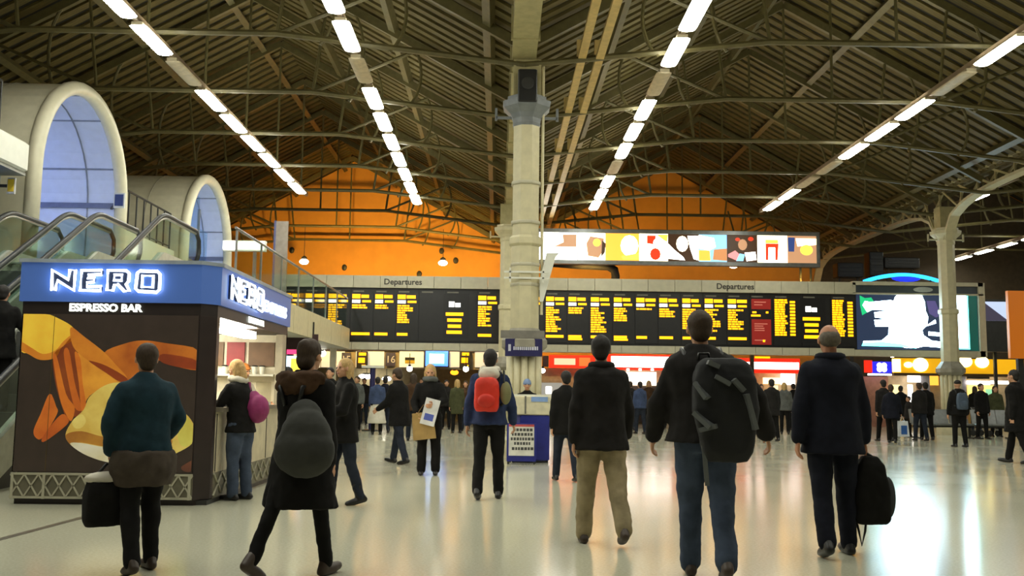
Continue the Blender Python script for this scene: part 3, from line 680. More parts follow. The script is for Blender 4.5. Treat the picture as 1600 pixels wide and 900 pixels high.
# glass balustrade along the deck edge
gb = thing('deck_balustrade', 'glass balustrade along the edge of the mall deck behind the kiosk', 'balustrade', (-5.4,0,MZ))
for j in range(7):
    y0 = 19.6+2.07*j
    MB().box(-0.012,0.012,y0+0.02,y0+2.03,0.08,1.05).build('glass_pane', EGL, gb)
    MB().box(-0.02,0.02,y0-0.02,y0+0.02,0,1.08).build('post', GREY, gb)
MB().tube([(0,19.5,1.1),(0,34.2,1.1)],0.03,8).build('top_rail', GREY, gb)
p = at(438,400,33.0)
tp = thing('totem_sign', 'narrow upright grey sign standing on the mall deck before the orange wall', 'sign', (p.x,33.0,MZ))
B('panel', mat('totem_grey',(150,140,130),0.4), tp, (-0.17,0.24,-0.05,0.05,0.0,at(438,346,33).z-MZ)); B('edge', mat('totem_blue',(96,98,140),0.4), tp, (-0.24,-0.17,-0.06,0.06,0,at(438,346,33).z-MZ+0.02))
p = at(385,384,31)
ls = thing('shop_canopy', 'bright white lit canopy strip behind the deck balustrade', 'canopy', (p.x,31,p.z)); B('light_face', emis('canopy_white',(255,250,235),3.0), ls, (-0.75,0.55,-0.05,0.05,-0.12,0.14)); B('casing', WHITE, ls, (-0.78,0.6,0.05,0.25,-0.16,0.18)); B('post', GREY, ls, (0.2,0.3,0.1,0.2,-(p.z-MZ),-0.1))

# ================================================================== COFFEE KIOSK
KX0, KX1, KY0, KY1 = -5.23, -3.14, 10.6, 14.35
KT = 2.62
BLUE = emis('fascia_blue', (70,104,178), 0.22, (74,108,182))
KBR = mat('kiosk_dark_brown', (38,28,26), 0.45)
KGR = mat('kiosk_skirting', (152,146,126), 0.4)
ks = thing('coffee_kiosk', 'coffee kiosk with blue illuminated fascia and giant food poster', 'kiosk', (KX0,KY0,0))
def kp(x,y,z): return (x-KX0, y-KY0, z)
def kbox(mb, x0,x1,y0,y1,z0,z1): mb.box(x0-KX0,x1-KX0,y0-KY0,y1-KY0,z0,z1); return mb
def foot(ins=0.0): return [(KX0+ins-KX0,ins),(KX1-0.14-KX0,ins),(KX1-ins-KX0,0.16),(KX1-ins-KX0,KY1-KY0-ins),(KX0+ins-KX0,KY1-KY0-ins)]
def ring(z0, z1, ins, name, m): return MB().prism(foot(ins), lambda u,v:(u,v,z0), lambda u,v:(u,v,z1)).build(name, m, ks)
ring(0,0.06,0.03,'kick_plate',KBR)
ring(2.19,KT,-0.03,'fascia',BLUE); ring(KT,KT+0.04,-0.05,'fascia_cap',mat('cap_grey',(150,160,172),0.4)); ring(2.06,2.19,0.0,'black_band',KBR)
kbox(MB(),KX0,KX1-0.14,KY0,KY0+0.06,0.06,2.06).build('front_wall',KBR,ks)
kbox(MB(),KX0,KX0+0.06,KY0,KY1,0.06,2.06).build('rear_wall',mat('kiosk_inner_white',(232,226,205),0.5),ks)
kbox(MB(),KX0,KX1,KY1-0.06,KY1,0.06,2.06).build('end_wall',MATS['kiosk_inner_white'],ks)
kbox(MB(),KX0+0.06,KX1,KY0+0.06,KY1-0.06,0.0,0.05).build('kiosk_floor',DARK,ks)
MB().prism([(KX1-0.14-KX0,0.0),(KX1-KX0,0.16),(KX1-KX0,0.26),(KX1-0.14-KX0,0.1)],lambda u,v:(u,v,0.06),lambda u,v:(u,v,2.06)).build('corner_post',mat('corner_brown',(46,36,34),0.35),ks)
kbox(MB(),KX1-0.1,KX1,KY1-0.28,KY1,0.06,2.06).build('end_post',mat('end_post_grey',(168,160,138),0.4),ks)
# skirting with raised diamond lattice on the front
kbox(MB(),KX0,KX1-0.14,KY0-0.012,KY0,0.06,0.33).build('skirting',mat('lattice_ground',(104,100,82),0.5),ks)
LW = mat('lattice_light',(176,172,150),0.4)
y = KY0-0.02
for z in (0.075,0.325): kbox(MB(),KX0,KX1-0.14,y-0.005,y+0.01,z-0.012,z+0.012).build('lattice_rail',LW,ks)
n = 13; dx = (KX1-0.14-KX0)/n
for i in range(n):
    for half in (0,):
        xa = KX0+dx*i
        MB().bar(kp(xa,y,0.08),kp(xa+dx,y,0.32),0.012,0.016).build('lattice_strip',LW,ks); MB().bar(kp(xa,y,0.32),kp(xa+dx,y,0.08),0.012,0.016).build('lattice_strip',LW,ks)
for x in (KX0+0.02,KX0+0.36,KX1-0.17): kbox(MB(),x-0.014,x+0.014,y-0.008,y+0.01,0.06,0.33).build('lattice_stile',LW,ks)
# counter side
kbox(MB(),KX1-0.06,KX1,KY0+0.26,KY1-0.28,0.33,1.0).build('counter_front',mat('counter_cream',(196,186,156),0.45),ks)
kbox(MB(),KX1-0.06,KX1+0.0,KY0+0.26,KY1-0.28,0.05,0.33).build('counter_skirting',MATS['lattice_ground'],ks)
n = 10; dy = (KY1-0.28-KY0-0.26)/n
for i in range(n): MB().bar(kp(KX1+0.01,KY0+0.26+dy*i,0.08),kp(KX1+0.01,KY0+0.26+dy*(i+1),0.32),0.016,0.012).build('lattice_strip',LW,ks); MB().bar(kp(KX1+0.01,KY0+0.26+dy*i,0.32),kp(KX1+0.01,KY0+0.26+dy*(i+1),0.08),0.016,0.012).build('lattice_strip',LW,ks)
for i in range(4): yy = KY0+0.3+i*0.78; kbox(MB(),KX1,KX1+0.008,yy,yy+0.012,0.34,0.98).build('panel_joint',DARK,ks)
kbox(MB(),KX1-0.2,KX1+0.08,KY0+0.26,KY1-0.28,1.0,1.05).build('counter_top',mat('counter_top',(120,112,96),0.3),ks)
kbox(MB(),KX0+0.06,KX0+0.5,KY0+0.1,KY1-0.1,0.05,0.95).build('back_counter',MATS['counter_cream'],ks)
kbox(MB(),-4.6,KX1-0.12,KY1-0.3,KY1-0.06,1.45,1.48).build('back_shelf',WHITE,ks)
lt = kbox(MB(),KX0+0.9,KX0+1.2,KY0+0.4,KY1-0.5,1.96,2.03).build('ceiling_lamp',emis('kiosk_lamp',(255,246,220),26),ks)
kbox(MB(),KX1-0.25,KX1-0.1,KY0+0.35,KY0+2.3,1.93,2.02).build('hatch_lamp',MATS['kiosk_lamp'],ks)
for i in range(3): kbox(MB(),(-4.5,-4.0,-3.68)[i],(-4.05,-3.74,-3.3)[i],KY1-0.1,KY1-0.06,1.6,1.95).build('menu_board',[mat('menu_brown',(112,84,60),0.5),mat('menu_red',(150,50,56),0.5),MATS['menu_brown']][i],ks)
# poster on the front, flat print
PO = kbox(MB(),KX0+0.015,KX1-0.155,KY0-0.01,KY0,0.345,2.055).build('poster',mat('poster_ground',(66,54,48),0.4,var=0.1),ks)
def pf(u,v):
    p = at(10+u/2.8125, 480+v/2.8125, KY0-0.012); return (p.x-KX0, p.z)
def glow(m, k_=0.34):
    # the poster is a backlit sheet: it shines with its own print
    nt = m.node_tree; bs = nt.nodes['Principled BSDF']; src = bs.inputs['Base Color'].links[0].from_socket
    nt.links.new(src, bs.inputs['Emission Color']); bs.inputs['Emission Strength'].default_value = k_
def smooth_poly(P_, n=4):
    out = []; N = len(P_)
    for i in range(N):
        p0,p1,p2,p3 = P_[i-1],P_[i],P_[(i+1)%N],P_[(i+2)%N]
        for j in range(n):
            t_ = j/n; out.append(tuple(0.5*(2*b+(c-a)*t_+(2*a-5*b+4*c-d)*t_*t_+(3*b-a-3*c+d)*t_**3) for a,b,c,d in zip(p0,p1,p2,p3)))
    return out
def poster(poly, c, c2, d, nm):
    m = mat('print_'+nm, c, 0.4, col2=c2, scale=3.5); glow(m)
    pts = smooth_poly([pf(*a) for a in poly])
    pts = [(min(max(a,0.02),KX1-0.16-KX0), min(max(b,0.35),2.05)) for a,b in pts]
    MB().prism(pts, lambda u,v:(u,-0.011-d,v), lambda u,v:(u,-0.0095,v)).build('poster_print', m, PO)
poster([(430,200),(520,160),(600,146),(700,158),(848,188),(848,272),(760,264),(660,232),(600,260),(545,325),(480,260)],(190,108,36),(158,80,28),.0004,'arm')
poster([(690,205),(848,235),(848,272),(760,264),(680,240)],(150,62,26),(120,50,24),.0008,'arm_shade')
poster([(320,200),(370,240),(440,285),(520,325),(440,350),(365,390),(335,450),(320,460),(300,330),(310,230)],(218,150,50),(196,122,40),.0008,'palm')
poster([(60,15),(150,20),(230,50),(295,92),(292,145),(245,175),(215,220),(150,228),(100,205),(60,180)],(236,194,62),(222,172,50),.0012,'wrist')
poster([(60,150),(110,178),(160,205),(215,190),(250,150),(290,120),(292,145),(245,175),(215,222),(150,232),(100,208),(60,184)],(196,110,32),(206,130,40),.0016,'wrist_edge')
poster([(283,88),(340,128),(430,198),(480,252),(530,310),(500,325),(440,285),(370,240),(320,205),(288,160)],(208,134,42),(190,108,34),.0020,'index_finger')
poster([(440,258),(530,312),(500,328),(440,290),(370,243),(372,236)],(140,60,24),(120,50,22),.0024,'finger_shade')
poster([(205,215),(250,172),(300,150),(330,460),(300,480),(270,500),(245,440),(215,330)],(136,66,28),(112,50,24),.0016,'shadow_fingers')
poster([(205,225),(222,218),(262,380),(300,440),(285,500),(262,470),(235,400)],(206,116,36),(190,98,32),.0022,'middle_finger')
poster([(252,200),(275,190),(300,330),(325,420),(330,455),(300,440),(275,340)],(196,104,34),(176,86,30),.0024,'ring_finger')
poster([(300,200),(325,225),(335,330),(350,430),(330,450),(318,330)],(210,124,40),(186,92,30),.0026,'thumb')
poster([(190,380),(218,435),(222,470),(160,572),(130,574),(120,540),(150,470)],(206,116,38),(182,88,30),.0024,'fingertip')
poster([(245,470),(272,490),(262,520),(172,588),(156,578),(200,515)],(190,96,32),(166,76,28),.0028,'fingertip_low')
poster([(365,395),(430,345),(500,330),(600,345),(690,400),(740,440),(800,480),(832,545),(815,600),(750,640),(690,660),(600,650),(500,680),(430,676),(340,642),(280,602),(260,560),(290,500),(340,450)],(214,190,98),(196,160,70),.0030,'bread')
poster([(262,560),(330,545),(430,570),(600,590),(690,560),(730,590),(690,630),(560,620),(430,612),(330,595),(280,600)],(186,132,48),(150,96,38),.0034,'filling')
poster([(280,600),(330,597),(430,615),(560,625),(560,660),(500,682),(430,678),(340,645)],(214,208,186),(200,190,150),.0036,'bun')
poster([(290,500),(330,470),(350,500),(330,530),(300,530)],(226,208,120),(206,180,90),.0038,'cheese')
poster([(735,458),(790,480),(832,545),(812,602),(765,605),(745,520)],(204,196,92),(186,170,70),.0038,'leaf')
poster([(705,375),(735,390),(742,430),(725,440),(705,410)],(206,150,50),(190,130,40),.0038,'crust')
poster([(770,700),(870,655),(872,690),(800,725)],(104,62,42),(86,52,38),.0020,'table_edge')
MB().box(0.36,0.364,-0.0165,-0.0095,0.35,2.05).build('poster_seam',mat('seam_dark',(96,78,40),0.5),PO)
# lettering
NEON = emis('neon_outline',(225,240,255),7.0); DFILL = mat('letter_fill',(34,42,64),0.4)
L_ = dict(N=[[(165,160),(350,272),(365,160),(430,160),(412,395),(225,280),(200,392),(160,392)]],
 E=[[(500,165),(730,165),(726,212),(575,218),(568,252),(645,254),(638,298),(562,304),(558,350),(722,348),(716,396),(480,392)]],
 R=[[(797,165),(1005,168),(1040,200),(1034,288),(1004,322),(1042,402),(982,402),(905,322),(872,330),(856,394),(786,392)],[(870,215),(958,218),(952,280),(864,278)]],
 O=[[(1132,192),(1162,172),(1360,178),(1390,212),(1382,382),(1350,414),(1142,402),(1110,372)],[(1190,225),(1312,228),(1306,358),(1184,354)]])
def front_map(u,v):
    p = at(60+u/7.27, 400+v/7.27, KY0-0.05); return p.x-KX0, p.z
def nero(fmap, fill, tube):
    for ch, loops in L_.items():
        pts = [fmap(*a) for a in loops[0]]
        o = MB().prism(pts, lambda a,b: fill(a,b,0.0), lambda a,b: fill(a,b,0.03)).build('letter_'+ch.lower(), DFILL, ks)
        if ch == 'O':
            MB().prism([fmap(*a) for a in loops[1]], lambda a,b: fill(a,b,0.0), lambda a,b: fill(a,b,0.034)).build('letter_inset', BLUE, o)
        for lp in loops:
            pp = [fill(*fmap(*a),0.038) for a in lp]; MB().tube(pp,tube,6,closed=True).build('neon_outline', NEON, o)
nero(front_map, lambda a,b,d:(a,-0.03-d,b), 0.017)
def side_map(u,v): return 0.42+(u-150)/1250*1.55, 2.57-(v-155)/260*0.31
nero(side_map, lambda a,b,d:(KX1-KX0+0.03+d,a,b), 0.0095)
EXW = emis('express_white',(240,246,255),5.0)
link('express_lettering', text_mesh('EXPRESS',0.2,EXW,bold=0.006,width=1.35), ks, M=Matrix.Translation((KX1-KX0+0.04,2.78,2.36)) @ FACE_RIGHT)
SGNW = emis('small_sign_white',(248,255,240),2.4)
c0 = at(165,479,KY0-0.01)
link('espresso_lettering', text_mesh('ESPRESSO BAR',0.115,SGNW,bold=0.004,width=0.80), ks, M=Matrix.Translation((c0.x-KX0,-0.012,2.125)) @ FACE_CAM)
link('espresso_lettering', text_mesh('ESPRESSO BAR',0.10,SGNW,bold=0.003,width=0.8), ks, M=Matrix.Translation((KX1-KX0+0.012,1.85,2.125)) @ FACE_RIGHT)
# things on the kiosk counters
cm = thing('coffee_machine','steel coffee machine on the back counter of the kiosk','coffee machine',(KX0+0.3,KY0+2.2,0.95))
B('body',GREY,cm,(-0.2,0.2,-0.4,0.4,0.08,0.45),bev=0.02); B('drip_tray',DARK,cm,(0.0,0.28,-0.4,0.4,0,0.08)); MB().tube([(0.22,-0.2,0.3),(0.22,-0.2,0.2)],0.03,8).tube([(0.22,0.2,0.3),(0.22,0.2,0.2)],0.03,8).build('group_head',DARK,cm)
pc = thing('pastry_case','glass pastry case on the kiosk counter','display case',(KX1-0.06,KY0+2.2,1.05))
B('base',WHITE,pc,(-0.12,0.12,-0.4,0.4,0,0.04)); B('glass_front',glass('case_glass',(0.95,0.95,0.9),0.1),pc,(0.11,0.12,-0.4,0.4,0.04,0.3),(-0.12,0.12,-0.4,0.4,0.3,0.31))
for k_ in range(5):
    t = thing('pastry','golden pastry in the kiosk case, '+ORD[k_]+' from the near end','pastry',(KX1-0.06,KY0+1.9+0.15*k_,1.09),0,'pastries'); MB().ell((0,0,0.035),(0.09,0.05,0.04),10,6).build('bun',mat('pastry_gold',(214,140,52),0.6),t,True); MB().ell((0,0,0.065),(0.05,0.03,0.02),8,5).build('glaze',mat('glaze',(230,180,90),0.3),t,True)
for k_ in range(6):
    t = thing('paper_cup','white paper cup on the kiosk shelf, '+ORD[k_]+' from the left','cup',(-4.0+0.11*k_,KY1-0.18,1.48),0,'paper cups'); MB().lathe([(0.03,0),(0.042,0.11)],n=12).build('cup',WHITE,t); MB().lathe([(0.045,0.11),(0.045,0.12),(0.035,0.13)],n=12).build('lid',DARK,t)
# ================================================================== BELOW AND BEHIND THE BOARD
YS = 41.0
def sb(name, m, parent, px0, px1, py0, py1, y0=0.0, y1=0.1, Y=YS):
    a, b = at(px0,(py0+py1)/2,Y), at(px1,(py0+py1)/2,Y); zc = (px0+px1)/2
    z1, z0 = at(zc,py0,Y).z, at(zc,py1,Y).z
    o = parent.location
    return MB().box(a.x-o.x,b.x-o.x,Y+y0-o.y,Y+y1-o.y,z0-o.z,z1-o.z).build(name, m, parent)
SHOPW = mat('shop_wall', (150,138,112), 0.7)
# ticket gate fascia on the left
gf = thing('platform_fascia','white fascia with platform numbers under the left of the departures board','fascia',(0,YS,0))
FASC = emis('fascia_white_glow',(226,224,210),0.5,(226,224,210))  # faint glow added to keep the panels white under the orange light
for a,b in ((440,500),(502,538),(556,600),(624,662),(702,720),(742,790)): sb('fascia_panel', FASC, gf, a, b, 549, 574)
sb('fascia_beam', SHOPW, gf, 430, 800, 540, 576, 0.1, 0.4)
sb('fascia_trim', mat('fascia_orange',(200,130,90),0.5), gf, 430, 800, 545.5, 548, -0.02, 0.1)
for i,(a,b) in enumerate(((534,548),(603,618))):
    o_ = sb('number_sign', mat('number_navy',(62,60,92),0.4), gf, a, b, 551, 572, -0.06, 0.0)
    c = at((a+b)/2,562,YS); link('number', text_mesh(['15','16'][i],0.42,mat('number_white',(205,205,215),0.5)), gf, M=Matrix.Translation((c.x,-0.065,c.z)) @ FACE_CAM)
o_ = sb('flag_sign', BLACK, gf, 633, 648, 558.5, 563, -0.05, 0.0); sb('flag_sign', mat('flag_yellow',(196,168,40),0.5), gf, 633, 648, 563, 568, -0.05, 0.0)
sb('post', SHOPW, gf, 436, 442, 576, 665, 0.1, 0.3); sb('post', SHOPW, gf, 793, 799, 576, 660, 0.1, 0.3)
mo = thing('blue_monitor','bright blue information monitor hanging left of the central column','monitor',(0,YS-0.4,0))
sb('casing', BLACK, mo, 663, 702, 546, 574, 0.0, 0.2, YS-0.4); sb('screen', emis('monitor_blue',(70,130,255),2.6), mo, 665, 700, 548, 572, -0.03, 0.0, YS-0.4); sb('screen_glow', emis('monitor_white',(190,225,255),3.5), mo, 671, 694, 553, 568, -0.04, -0.03, YS-0.4)
sb('hanger', DARK, mo, 680, 684, 533, 546, 0.05, 0.1, YS-0.4)
for i,(a,lb) in enumerate(((557,'amber lit platform indicator nearer the kiosk'),(718,'amber lit platform indicator next to the blue monitor'))):
    t = thing('platform_indicator', lb, 'indicator', (0,YS-0.3,0))
    sb('casing', BLACK, t, a, a+17, 549, 576, 0.0, 0.2, YS-0.3); sb('amber_text', AMBER, t, a+4, a+15, 551, 555.5, -0.02, 0, YS-0.3); sb('amber_text', AMBER, t, a+3, a+13, 559, 567, -0.02, 0, YS-0.3); sb('amber_text', AMBER, t, a+8, a+14, 570, 573, -0.02, 0, YS-0.3)
    sb('hanger', DARK, t, a+7, a+9, 533, 549, 0.05, 0.1, YS-0.3)
AMB2 = emis('amber_lamp',(255,150,30),3)
for i,(px,py,Y,w_,m,lb) in enumerate(((640,576,38,9,LAMPW,'small round white lamp under the flag sign'),(728,576.5,38,9,LAMPW,'small round white lamp under the right platform indicator'),(848,579,38,8,LAMPW,'small round white lamp just right of the central column'),(710,582,44,13,AMB2,'orange lamp deep under the platform fascia'),(866,580,44,9,AMB2,'orange lamp left of the red shop signs'),(884,589,44,9,AMB2,'low orange lamp behind the person in beige trousers'),(504,552,36,11,LAMPW,'bright white lamp beside the person with the round rucksack'),(573,588,46,26,LAMPW,'wide white ceiling lamp beyond the ticket gates'),(604,592,46,14,LAMPW,'smaller white ceiling lamp beyond the ticket gates'),(1394,554,38,10,LAMPW,'white lamp above the blue shop sign'))):
    p = at(px,py,Y); t = thing('ceiling_lamp', lb, 'lamp', p); r_ = w_/2*Y/1500
    MB().ell((0,0,0),(r_,r_*0.6,min(r_,0.12)),12,8).build('bulb', m, t, True); MB().lathe([(r_*0.5,0.08),(r_*0.5,0.16)],n=10).build('cap', DARK, t); MB().tube([(0,0,0.15),(0,0,0.6)],0.015,5).build('stem', DARK, t)
# the concourse beyond the gates
lo = thing('gateline','row of grey ticket gates under the platform fascia','ticket gates',(0,42.5,0))
for k_ in range(7):
    x = -8.3+1.15*k_; MB().bbox(x-0.12,x+0.12,-0.8,0.8,0,1.0,b=0.04).build('gate_cabinet', GREY, lo); MB().box(x+0.12,x+0.55,-0.02,0.0,0.35,0.95).build('paddle', glass('paddle_glass',(0.6,0.8,0.8),0.2), lo)
hc = MB().box(-9.5,0.6,40.3,46.9,3.28,3.38).build('ceiling_gate', SHOPW); tag(hc,'low ceiling over the ticket gates',kind='structure')
wg = MB().box(-9.5,1.2,46.5,46.7,0,3.4).build('wall_gate', mat('gate_back',(150,138,106),0.7)); tag(wg,'dim cream wall beyond the ticket gates',kind='structure')
# stand with sign seen left of the grey-coated crowd
st = thing('information_stand','navy sign post with flat lit top among the crowd','sign post',(at(582,600,31).x,31,0))
MB().tube([(0,0,0.03),(0,0,2.0)],0.09,10).build('post', NAVYB, st); B('top', WHITE, st, (-0.35,0.35,-0.12,0.12,2.0,2.08)); MB().lathe([(0.3,0),(0.3,0.03),(0.1,0.05)],n=16).build('base', DARK, st)

# shops on the right
def shop(name, label, px0, px1, fasc_m, trim):
    t = thing(name, label, 'shop', (at((px0+px1)/2,600,YS).x, YS, 0)); return t
IN = mat('shop_interior',(190,172,140),0.6)
REDS = emis('shop_red',(235,40,20),1.3); WHS = emis('shop_white',(255,246,236),5); WARM = emis('shop_warm',(255,214,150),3.0)
s1 = shop('red_shop','shop with a plain red lit sign right of the central column',855,940,None,None)
sb('fascia', REDS, s1, 858, 938, 555, 575, 0, 0.15); sb('sign_panel', emis('shop_pink',(255,150,120),2.4), s1, 866, 899, 560, 570, -0.02, 0); sb('sign_panel', emis('shop_orange',(255,90,40),2.0), s1, 905, 922, 559, 572, -0.02, 0)
sb('side_sign', mat('plum',(60,34,60),0.5), s1, 849, 857, 556, 573, -0.02, 0.1)
sb('window', emis('pale_window',(196,196,190),0.45), s1, 846, 885, 598, 640, 0.1, 0.2); sb('window_highlight', WHS, s1, 853, 862, 604, 615, 0.08, 0.1); sb('stall_band', mat('teal_band',(120,150,150),0.5), s1, 846, 885, 643, 652, 0.05, 0.2); sb('stall_panel', mat('violet_band',(110,106,130),0.5), s1, 846, 885, 653, 668, 0.05, 0.2); sb('back_wall', IN, s1, 846, 945, 575, 666, 0.6, 0.7)
s2 = shop('white_sign_shop','shop with a long white lit sign edged in red',945,1060,None,None)
sb('fascia', REDS, s2, 948, 1058, 554, 578, 0, 0.15); sb('sign_panel', WHS, s2, 955, 1048, 557, 574, -0.02, 0); sb('window', emis('window_warmwhite',(255,244,225),2.6), s2, 972, 1026, 581, 602, 0.1, 0.2); sb('shelf_goods', mat('goods_dark',(70,56,50),0.6), s2, 960, 1040, 603, 660, 0.3, 0.5); sb('back_wall', IN, s2, 945, 1062, 578, 666, 0.6, 0.7)
for a in (979,998,1017): sb('spot_lamp', WHS, s2, a, a+4, 576, 579.5, -0.1, 0)
s3 = shop('red_white_shop','shop with a red sign and bright white strip behind the backpacker',1145,1260,None,None)
sb('fascia', REDS, s3, 1150, 1250, 560, 583, 0, 0.15); sb('sign_panel', WHS, s3, 1163, 1248, 566, 577, -0.02, 0); sb('sign_panel', AMBER, s3, 1180, 1203, 557, 560, -0.02, 0.1)
sb('window', WARM, s3, 1194, 1220, 590, 600, 0.05, 0.2); sb('window', WHS, s3, 1222, 1243, 584, 601, 0.05, 0.2); sb('window_pillar', emis('cream_pillar',(250,236,190),1.2), s3, 1210, 1217, 602, 635, 0.1, 0.2); sb('back_wall', IN, s3, 1062, 1270, 578, 668, 0.6, 0.7)
s4 = shop('blue_sign_shop','small shop with a blue square sign and white flower mark',1358,1395,None,None)
sb('fascia', REDS, s4, 1352, 1363, 563, 582, 0, 0.15); sb('sign_panel', emis('sign_blue',(40,40,210),1.4), s4, 1363, 1393, 565, 583, -0.02, 0.1); sb('sill', WHS, s4, 1357, 1393, 584, 586.5, -0.02, 0.1)
cen = at(1377.5,574,YS); q = MB()
for dx_,dz_ in ((-.1,.08),(.1,.08),(-.1,-.08),(.1,-.08),(0,0)): q.ell((cen.x+dx_-s4.location.x,-0.03,cen.z+dz_),(0.12,0.02,0.12),10,6)
q.build('flower_mark', WHS, s4)
sb('back_wall', mat('shop_pinkish',(170,120,100),0.6), s4, 1350, 1396, 588, 668, 0.5, 0.6); sb('window', emis('yellow_window',(250,235,160),1.6), s4, 1396, 1408, 601, 636, 0.1, 0.2)
s5_ = shop('yellow_shop','long yellow fronted shop under the right end of the board',1395,1620,None,None)
YELF = emis('yellow_fascia',(240,175,20),0.75,(240,175,20)); YL = emis('yellow_glow',(255,235,150),5)
sb('fascia', YELF, s5_, 1396, 1640, 561, 584, 0, 0.15); sb('sign_panel', YL, s5_, 1394, 1407, 561, 581, -0.02, 0)
def disc(px,py,r,m,par,rx=1.0):
    c = at(px,py,YS); o = par.location; R_ = r*YS/1500
    MB().loft([[(c.x-o.x+R_*rx*math.cos(a),yy,c.z+R_*math.sin(a)) for a in [2*math.pi*k_/18 for k_ in range(18)]] for yy in (0.0,-0.04)]).build('sign_roundel', m, par)
disc(1438,570,11,YL,s5_,1.1); disc(1419,570,4.5,YL,s5_,1.5); disc(1508,565,9,YL,s5_,1.2); disc(1534,566,9,YL,s5_,1.2)
sb('fascia_sill', mat('sill_brown',(90,66,30),0.5), s5_, 1396, 1640, 584, 588, -0.05, 0.15)
sb('strip_lamp', WHS, s5_, 1512, 1547, 595, 601, 0.0, 0.1); sb('strip_lamp', WHS, s5_, 1549, 1576, 595, 600, 0.0, 0.1); sb('menu_strip', mat('menu_dark',(80,70,50),0.5), s5_, 1512, 1546, 588.5, 592, 0, 0.1)
sb('lamp_box', WHS, s5_, 1420, 1438, 587, 597, 0, 0.15); sb('light_column', WHS, s5_, 1421.5, 1428, 601, 634, 0.1, 0.2); sb('poster', OR, s5_, 1456, 1468, 586, 602, 0.1, 0.2); sb('pilaster', mat('lilac_white',(190,186,196),0.5), s5_, 1438, 1455, 586, 640, 0.1, 0.3); sb('pilaster', MATS['lilac_white'], s5_, 1494, 1512, 586, 645, 0.1, 0.3)
sb('counter_glow', emis('counter_yellow',(240,215,120),1.2), s5_, 1518, 1560, 602, 618, 0.3, 0.4); sb('green_panel', emis('mint',(150,220,170),0.8), s5_, 1546, 1560, 608, 640, 0.28, 0.3); sb('counter', mat('counter_amber',(190,150,80),0.5), s5_, 1400, 1640, 640, 668, 0.2, 0.4); sb('red_panel', mat('red_orange',(200,70,20),0.5), s5_, 1552, 1566, 652, 662, 0.1, 0.2); sb('back_wall', IN, s5_, 1396, 1640, 588, 640, 0.6, 0.7)

# ================================================================== CONCOURSE FURNITURE
bo = thing('information_booth','blue stand-up booth with white display top before the central column','booth',(0.62,17.85,0))
BB = mat('booth_blue',(38,44,128),0.4)
B('body', BB, bo, (-0.20,0.34,-0.25,0.1,0.04,0.86), bev=0.02); B('side_panel', mat('booth_blue_light',(84,84,140),0.4), bo, (-0.36,-0.20,-0.22,0.1,0.04,0.86)); B('plinth', DARK, bo, (-0.34,0.32,-0.22,0.08,0,0.04))
B('top_box', mat('booth_white',(214,206,176),0.4), bo, (-0.30,0.36,-0.27,0.1,0.86,1.2), bev=0.015)
B('screen_print', mat('print_blue',(130,160,210),0.4), bo, (0.0,0.3,-0.285,-0.268,1.1,1.19)); B('top_divider', mat('divider_grey',(110,108,100),0.4), bo, (-0.12,-0.09,-0.28,-0.265,0.88,1.2)); B('counter', WHITE, bo, (-0.36,0.4,-0.1,0.12,1.2,1.23))
ab = thing('news_board','newspaper placard stand with black handwritten lines before the blue booth','placard',(0.45,17.25,0))
B('frame', BB, ab, (-0.27,0.25,-0.03,0.03,0.05,0.72)); B('poster_sheet', mat('paper_white',(216,214,204),0.6), ab, (-0.235,0.215,-0.04,-0.03,0.15,0.70)); B('header_band', mat('band_red',(190,80,80),0.5), ab, (-0.235,0.215,-0.042,-0.04,0.66,0.70))
q = MB(); random.seed(5)
for z,w0 in ((0.58,0.15),(0.50,0.17),(0.42,0.19),(0.34,0.13),(0.25,0.17)):
    xx = -w0
    while xx < w0: wd = random.uniform(.03,.05); q.box(xx-0.01,xx+wd-0.01,-0.044,-0.04,z,z+0.05); xx += wd+0.014
q.build('handwriting', mat('ink',(70,70,68),0.6), ab)['kind'] = 'stuff'
MB().bar((-0.24,0,0.06),(-0.24,0,0),0.04,0.05).bar((0.22,0,0.06),(0.22,0,0),0.04,0.05).build('foot', DARK, ab)
MB().bar((-0.2,0.03,0.68),(-0.2,0.3,0.01),0.03,0.03).bar((0.18,0.03,0.68),(0.18,0.3,0.01),0.03,0.03).build('rear_leg', DARK, ab)
def bench(px, Y, wid, label):
    p = at(px,640,Y); t = thing('bench', label, 'bench', (p.x,Y,0))
    for k_ in range(3):
        x = -wid/2+wid/3*(k_+0.5); MB().bbox(x-wid/6.4,x+wid/6.4,-0.25,0.2,0.40,0.46,b=0.02).build('seat', GREY, t); MB().prism([(0.2,0.46),(0.26,0.46),(0.36,0.88),(0.32,0.9)],lambda u,v:(x-wid/6.4,u,v),lambda u,v:(x+wid/6.4,u,v)).build('backrest', GREY, t)
    MB().bar((-wid/2,0,0.37),(wid/2,0,0.37),0.06,0.06).build('beam', DARK, t)
    for x in (-wid/2+0.1,wid/2-0.1): MB().bar((x,0,0),(x,0,0.37),0.06,0.06).bar((x,-0.25,0.02),(x,0.25,0.02),0.06,0.04).build('leg', DARK, t)
bench(1472, 30.5, 1.9, 'grey metal bench between the standing people and the column'); bench(1552, 30.5, 1.2, 'grey metal bench behind the pushchair on the right')
